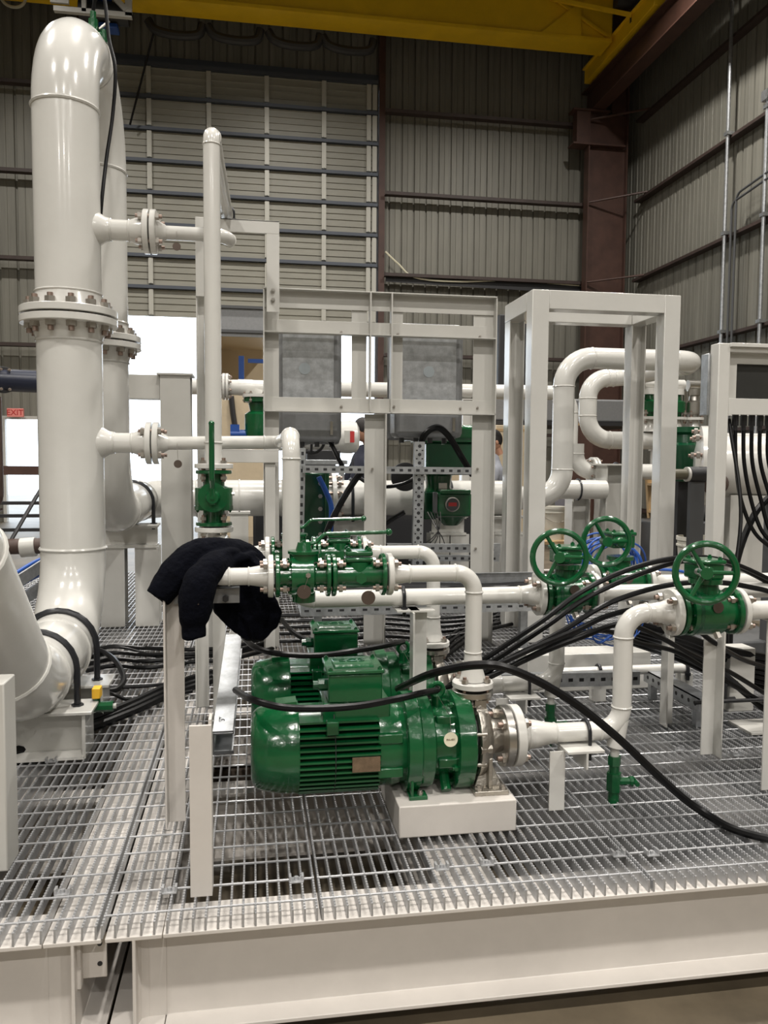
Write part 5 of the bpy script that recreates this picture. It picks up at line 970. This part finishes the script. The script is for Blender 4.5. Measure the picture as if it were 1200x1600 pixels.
t = wthing('deck_cable_tray', 'galvanised tray full of black cables behind the bypass pipe', 'cable tray', (1.0, 4.2, 0)); x0 = at(470, 950, Y=4.05).x; x1 = at(862, 950, Y=4.05).x; z0 = at(700, 957, Y=4.05).z
obj('front_rail', MB().box(x0, x1, 4.05, 4.053, z0, z0+.05).box(x0, x1, 4.05, 4.065, z0+.05, z0+.053), GALV, t); obj('back_rail', MB().box(x0, x1, 4.36, 4.363, z0, z0+.16).box(x0, x1, 4.345, 4.363, z0+.16, z0+.163), GALV, t); obj('tray_floor', MB().box(x0, x1, 4.05, 4.36, z0-.003, z0), GALV, t)
sl = MB().box(-.012, .012, -.0008, 0, -.006, .006).mesh('slot')
for k in range(int((x1-x0)/.06)): obj('slot', sl, DARK, t).location = (x0+.03+.06*k, 4.05, z0+.025)
for x in (x0+.1, (x0+x1)/2, x1-.1): obj('leg', MB().box(x-.02, x+.02, 4.2, 4.24, 0, z0-.003), GALV, t)
for i in range(9): cable('tray_cable', ('first', 'second', 'third', 'fourth', 'fifth', 'sixth', 'seventh', 'eighth', 'ninth')[i]+' black cable in the tray behind the bypass pipe, from the front', [(x0+.02, 4.08+.03*i, z0+.02+.009*i), (x0+.5, 4.08+.03*i+random.uniform(-.01,.01), z0+.02+.011*i), (x0+1.0, 4.08+.03*i+random.uniform(-.01,.01), z0+.02+.009*i), (x1-.02, 4.08+.03*i, z0+.02+.01*i)], .015, group='tray cables')
one('dark_filler_box', MB().box(.0, 2.2, 6.7, 7.3, 0, .66), DARK, 'long dark filler box added behind the manifold stands', 'filler box', bev=.02)  # black box added to darken the zone under the manifold
cable('right_cable', 'thick black hose dropping behind the cream angle post', K((1120,1045,3.1),(1150,1070,3.05),(1185,1100,3.0),(1215,1122,3.0)), .016)
# blue coils
for i in range(9):
    q = at(952, 872, Y=3.2); ra = .105 + random.random()*.03; rb_ = .10 + random.random()*.035; ox = random.uniform(-.02, .02); st_ = random.uniform(-.5, .1); en = PI + random.uniform(-.1, .6); ph = random.random()*6
    one('blue_coil', MB().tube([(q.x+ox+math.cos(a_)*ra, 3.12+.02*i+.03*math.sin(a_*2+ph), q.z-.035+math.sin(a_)*rb_) for a_ in [st_+(en-st_)*k/24 for k in range(25)]], .0042, 6), BLUEC, ('first', 'second', 'third', 'fourth', 'fifth', 'sixth', 'seventh', 'eighth', 'ninth')[i]+' blue coil strand draped over the rear handwheel valve, from the front', 'cable', 'blue cable coil')
for i in range(7):
    j = lambda v: v + random.uniform(-12, 12)
    cable('blue_wire', ('first', 'second', 'third', 'fourth', 'fifth', 'sixth', 'seventh')[i]+' thin blue wire looping below the valves, counted from the front', K((j(893),j(962),2.84+.03*i),(j(910),j(985),2.82+.03*i),(j(935),j(1000),2.82+.03*i),(j(960),j(1000),2.84+.03*i),(j(985),j(985),2.88+.03*i),(j(1000),j(955),2.9+.03*i)), .0028, BLUEC, 'blue wires below the valves')
cable('blue_cable', 'blue cable stretching right behind the front handwheel', K((985,895,3.1),(1020,890,3.1),(1060,892,3.1),(1090,900,3.1)), .006, BLUEC)
# low pipes between the posts at the right
a = at(770, 1035, Y=3.3); t = wthing('drain_pipe', 'thin white drain pipe low on the deck behind the pumps', 'pipe', (a.x, 3.4, 0)); z_ = at(900, 1050, Y=3.4).z; x0 = at(860, 1050, Y=3.4).x; x1 = at(1075, 1050, Y=3.4).x
pipe(t, [(x0, 3.4, z_), (x1, 3.4, z_)], .022, weld=False)
for px in (935, 1070): x = at(px, 1050, Y=3.4).x; ubolt(t, (x, 3.4, z_), (1,0,0), .028, .05, .008); obj('clip_post', MB().box(x-.03, x+.03, 3.38, 3.43, 0, z_-.022), WHITE, t)
one('low_white_beam', MB().box(at(820,1000,Y=3.6).x, at(1010,1000,Y=3.6).x, 3.55, 3.7, 0, at(900,1018,Y=3.6).z), WHITE, 'low white beam along the deck behind the drain pipe', 'beam', bev=.003)
t = thing('grey_box_post', 'broad grey post behind the cream angle posts', 'post', (at(1135,1100,z=0).x+.0, 3.15, 0)); obj('upright', MB().box(-.06, .06, .0, .1, 0, .28), GREYW, t, .004); obj('black_handle', MB().tube(fillet([(-.04,-.01,.06),(-.09,-.01,.06),(-.09,-.01,.13),(-.03,-.01,.13)], .012, 3)[0], .012, 8), DARK, t)
one('white_sheet', MB().box(at(1150,1130,z=0).x-.03, at(1150,1130,z=0).x+.16, 2.86, 3.02, .0, .012), GREYW, 'white plate lying on the deck near the right edge', 'plate', bev=.002)
# ================================================================== SWEATSHIRT
def soft(name, mb, m, label, cat, vox, strength=.012, size=.06):
    o = one(name, mb, m, label, cat); r = o.modifiers.new('skin', 'REMESH'); r.mode = 'VOXEL'; r.voxel_size = vox; r.use_smooth_shade = True
    s = o.modifiers.new('soft', 'SMOOTH'); s.factor = .5; s.iterations = 3
    tx = bpy.data.textures.new(name, 'CLOUDS'); tx.noise_scale = size
    d = o.modifiers.new('folds', 'DISPLACE'); d.texture = tx; d.strength = strength; d.mid_level = .5; d.texture_coords = 'GLOBAL'; return o
sw = MB()
def limb(pts, r): sw.tube(spline(K(*pts), 6), [r[min(len(r)-1, int(i/6))] + (r[min(len(r)-1, int(i/6)+1)]-r[min(len(r)-1, int(i/6))])*(i % 6)/6 for i in range((len(pts)-1)*6+1)], 14)
limb(((390,866,2.53),(345,862,2.48),(305,870,2.44),(272,900,2.41),(246,935,2.39)), [.03,.043,.05,.05,.04])
limb(((362,872,2.47),(335,884,2.38),(313,912,2.33),(305,948,2.32),(303,968,2.32),(303,978,2.32),(304,996,2.32)), [.034,.044,.051,.05,.042,.034,.034])
limb(((372,862,2.45),(352,866,2.40),(336,878,2.36)), [.012,.016,.012]); limb(((398,866,2.50),(372,872,2.43),(350,884,2.39)), [.012,.014,.01])
body = [((335,872),(395,868)),((332,895),(420,884)),((330,925),(428,925)),((335,955),(440,958)),((352,978),(432,980)),((385,1000),(410,1000))]
vs = []; fs = []
for i, (l, r_) in enumerate(body):
    for s in (0, 1):
        for k in range(7):
            f = k/6; q = at(l[0]+(r_[0]-l[0])*f, l[1]+(r_[1]-l[1])*f, Y=2.47+.08*s+.015*math.sin(k*2.1+i)); vs.append(q)
n7 = 14
for i in range(len(body)-1):
    for s in (0, 1):
        for k in range(6): a_ = i*n7+s*7+k; fs.append((a_, a_+1, a_+n7+1, a_+n7))
    for k in (0, 6): a_ = i*n7+k; fs.append((a_, a_+n7, a_+n7+7, a_+7))
for k in range(6): fs.append((k, k+1, k+8, k+7)); a_ = (len(body)-1)*n7+k; fs.append((a_, a_+1, a_+8, a_+7))
sw.add(vs, fs)
limb(((330,868,2.5),(355,860,2.52),(385,866,2.55),(410,880,2.55)), [.03,.04,.035,.02])
shirt = soft('sweatshirt', sw, NAVY, 'dark navy sweatshirt draped over the pipe header and post', 'sweatshirt', .0045, .015, .07)
p = at(308, 945, Y=2.272); obj('cuff_logo', MB().prism([(-.005,0),(.005,0),(0,.014)], (p.x, 2.274, p.z), (p.x, 2.272, p.z)), TAGM, shirt)
# ================================================================== PEOPLE
def person(label, x, y, joints, radii, edges, cloth, head, look, group=None, bent=None):
    t = thing('person', label, 'person', (x, y, FZ))
    me = bpy.data.meshes.new('body'); me.from_pydata(joints, edges, []); o = bpy.data.objects.new('body', me); COL.objects.link(o); o.parent = t
    sk = o.modifiers.new('skin', 'SKIN'); sk.use_smooth_shade = True
    for i, r in enumerate(radii): me.skin_vertices[0].data[i].radius = (r, r*.85) if not isinstance(r, tuple) else r
    me.skin_vertices[0].data[0].use_root = True
    su = o.modifiers.new('sub', 'SUBSURF'); su.levels = 2; su.render_levels = 2; me.materials.append(cloth)
    hx, hy, hz_ = head; d = Vector(look).normalized()
    hd = obj('head', MB().ball((0,0,0), .1, 20, 14, (.82,.95,1.18)).ball((0,-.095,-.02), .018, 8, 6, (.8,1,1.2)).ball((-.085,0,-.01), .02, 8, 6, (.4,1,1.4)).ball((.085,0,-.01), .02, 8, 6, (.4,1,1.4)).cyl((0,.02,-.17), (0,.01,-.06), .055, n=14), SKIN, t); hd.location = head
    hd.rotation_euler = (0.35, 0, math.atan2(d.x, -d.y)*1.0)
    obj('hair', MB().ball((0,.018,.028), .107, 20, 12, (.86,.97,1.12)), HAIR, hd)
    obj('eye', MB().ball((-.03,-.083,.01), .01, 8, 6), DARK, hd); obj('eye', MB().ball((.03,-.083,.01), .01, 8, 6), DARK, hd); obj('mouth', MB().cbox((0,-.088,-.055), (.035,.01,.006)), RED, hd)
    return t
def hand(t, p, d):
    p = Vector(p); d = Vector(d).normalized(); s = d.cross(Vector((0,0,1))).normalized(); m = MB().tube([p-d*.02, p+d*.03, p+d*.08], [.025,.04,.036], 10)
    for k in range(4): q = p + d*.075 + s*(-.027+.018*k); L_ = (.055,.068,.062,.048)[k]; m.tube([q, q+d*L_*.5, q+d*L_*.85-Vector((0,0,.022))], [.0095,.009,.007], 8)
    m.tube([p+s*.03+d*.01, p+s*.058+d*.04, p+s*.055+d*.075], [.011,.01,.008], 8); return obj('hand', m, SKIN, t)
def worker(label, px, py, Y, cloth, dirx):
    h_ = at(px, py, Y=Y); z = h_.z-FZ; s = dirx; g = lambda a, b, c: (a*s, b, c)
    J = [g(-.02,0,.95), g(.02,0,1.12), g(.08,0,z-.42), g(.05,0,z-.13), g(-.02,-.1,.9), g(.02,-.11,.5), g(.0,-.12,.08), g(-.02,.1,.9), g(.06,.11,.5), g(.03,.12,.08),
         g(.10,-.19,z-.36), g(.20,-.22,z-.60), g(.46,-.16,z-.62), g(.10,.19,z-.36), g(.24,.2,z-.60), g(.48,.12,z-.64)]
    E_ = [(0,1),(1,2),(2,3),(0,4),(4,5),(5,6),(0,7),(7,8),(8,9),(2,10),(10,11),(11,12),(2,13),(13,14),(14,15)]
    R_ = [.16,.17,.18,.065,.10,.07,.05,.10,.07,.05,.085,.07,.05,.085,.07,.05]
    t = person(label, h_.x-.06*s, Y, J, R_, E_, cloth, g(.06,0,z), (s, -.2, 0))
    obj('trousers', MB().tube([g(-.02,-.1,.95), g(.02,-.11,.52), g(.0,-.12,.1)], [.12,.09,.075], 14).tube([g(-.02,.1,.95), g(.06,.11,.52), g(.03,.12,.1)], [.12,.09,.075], 14).ball(g(-.02,0,.93), .16, 14, 10), JEANS, t)
    for q in ((.0,-.12), (.03,.12)): obj('boot', MB().cbox(g(q[0]+.04,q[1],.05), (.27,.1,.1)), BOOT, t, .03)
    hand(t, g(.46,-.16,z-.62), (s,.0,-.2)); hand(t, g(.48,.12,z-.64), (s,0,-.2))
    return t
worker('person in navy work clothes leaning over the pipes behind the stand', 567, 674, 8.4, NAVYL, -1)
worker('person in a grey shirt working behind the right stand post', 771, 690, 9.2, GREYCL, -1)
# ---- finish: move each Empty to the base of its thing, lift the scene onto the floor
for t, b in REBASE:
    t.location = b
    for c in t.children: c.location -= b
for o in scene.objects:
    if o.parent is None and o.type != 'CAMERA': o.location.z += G
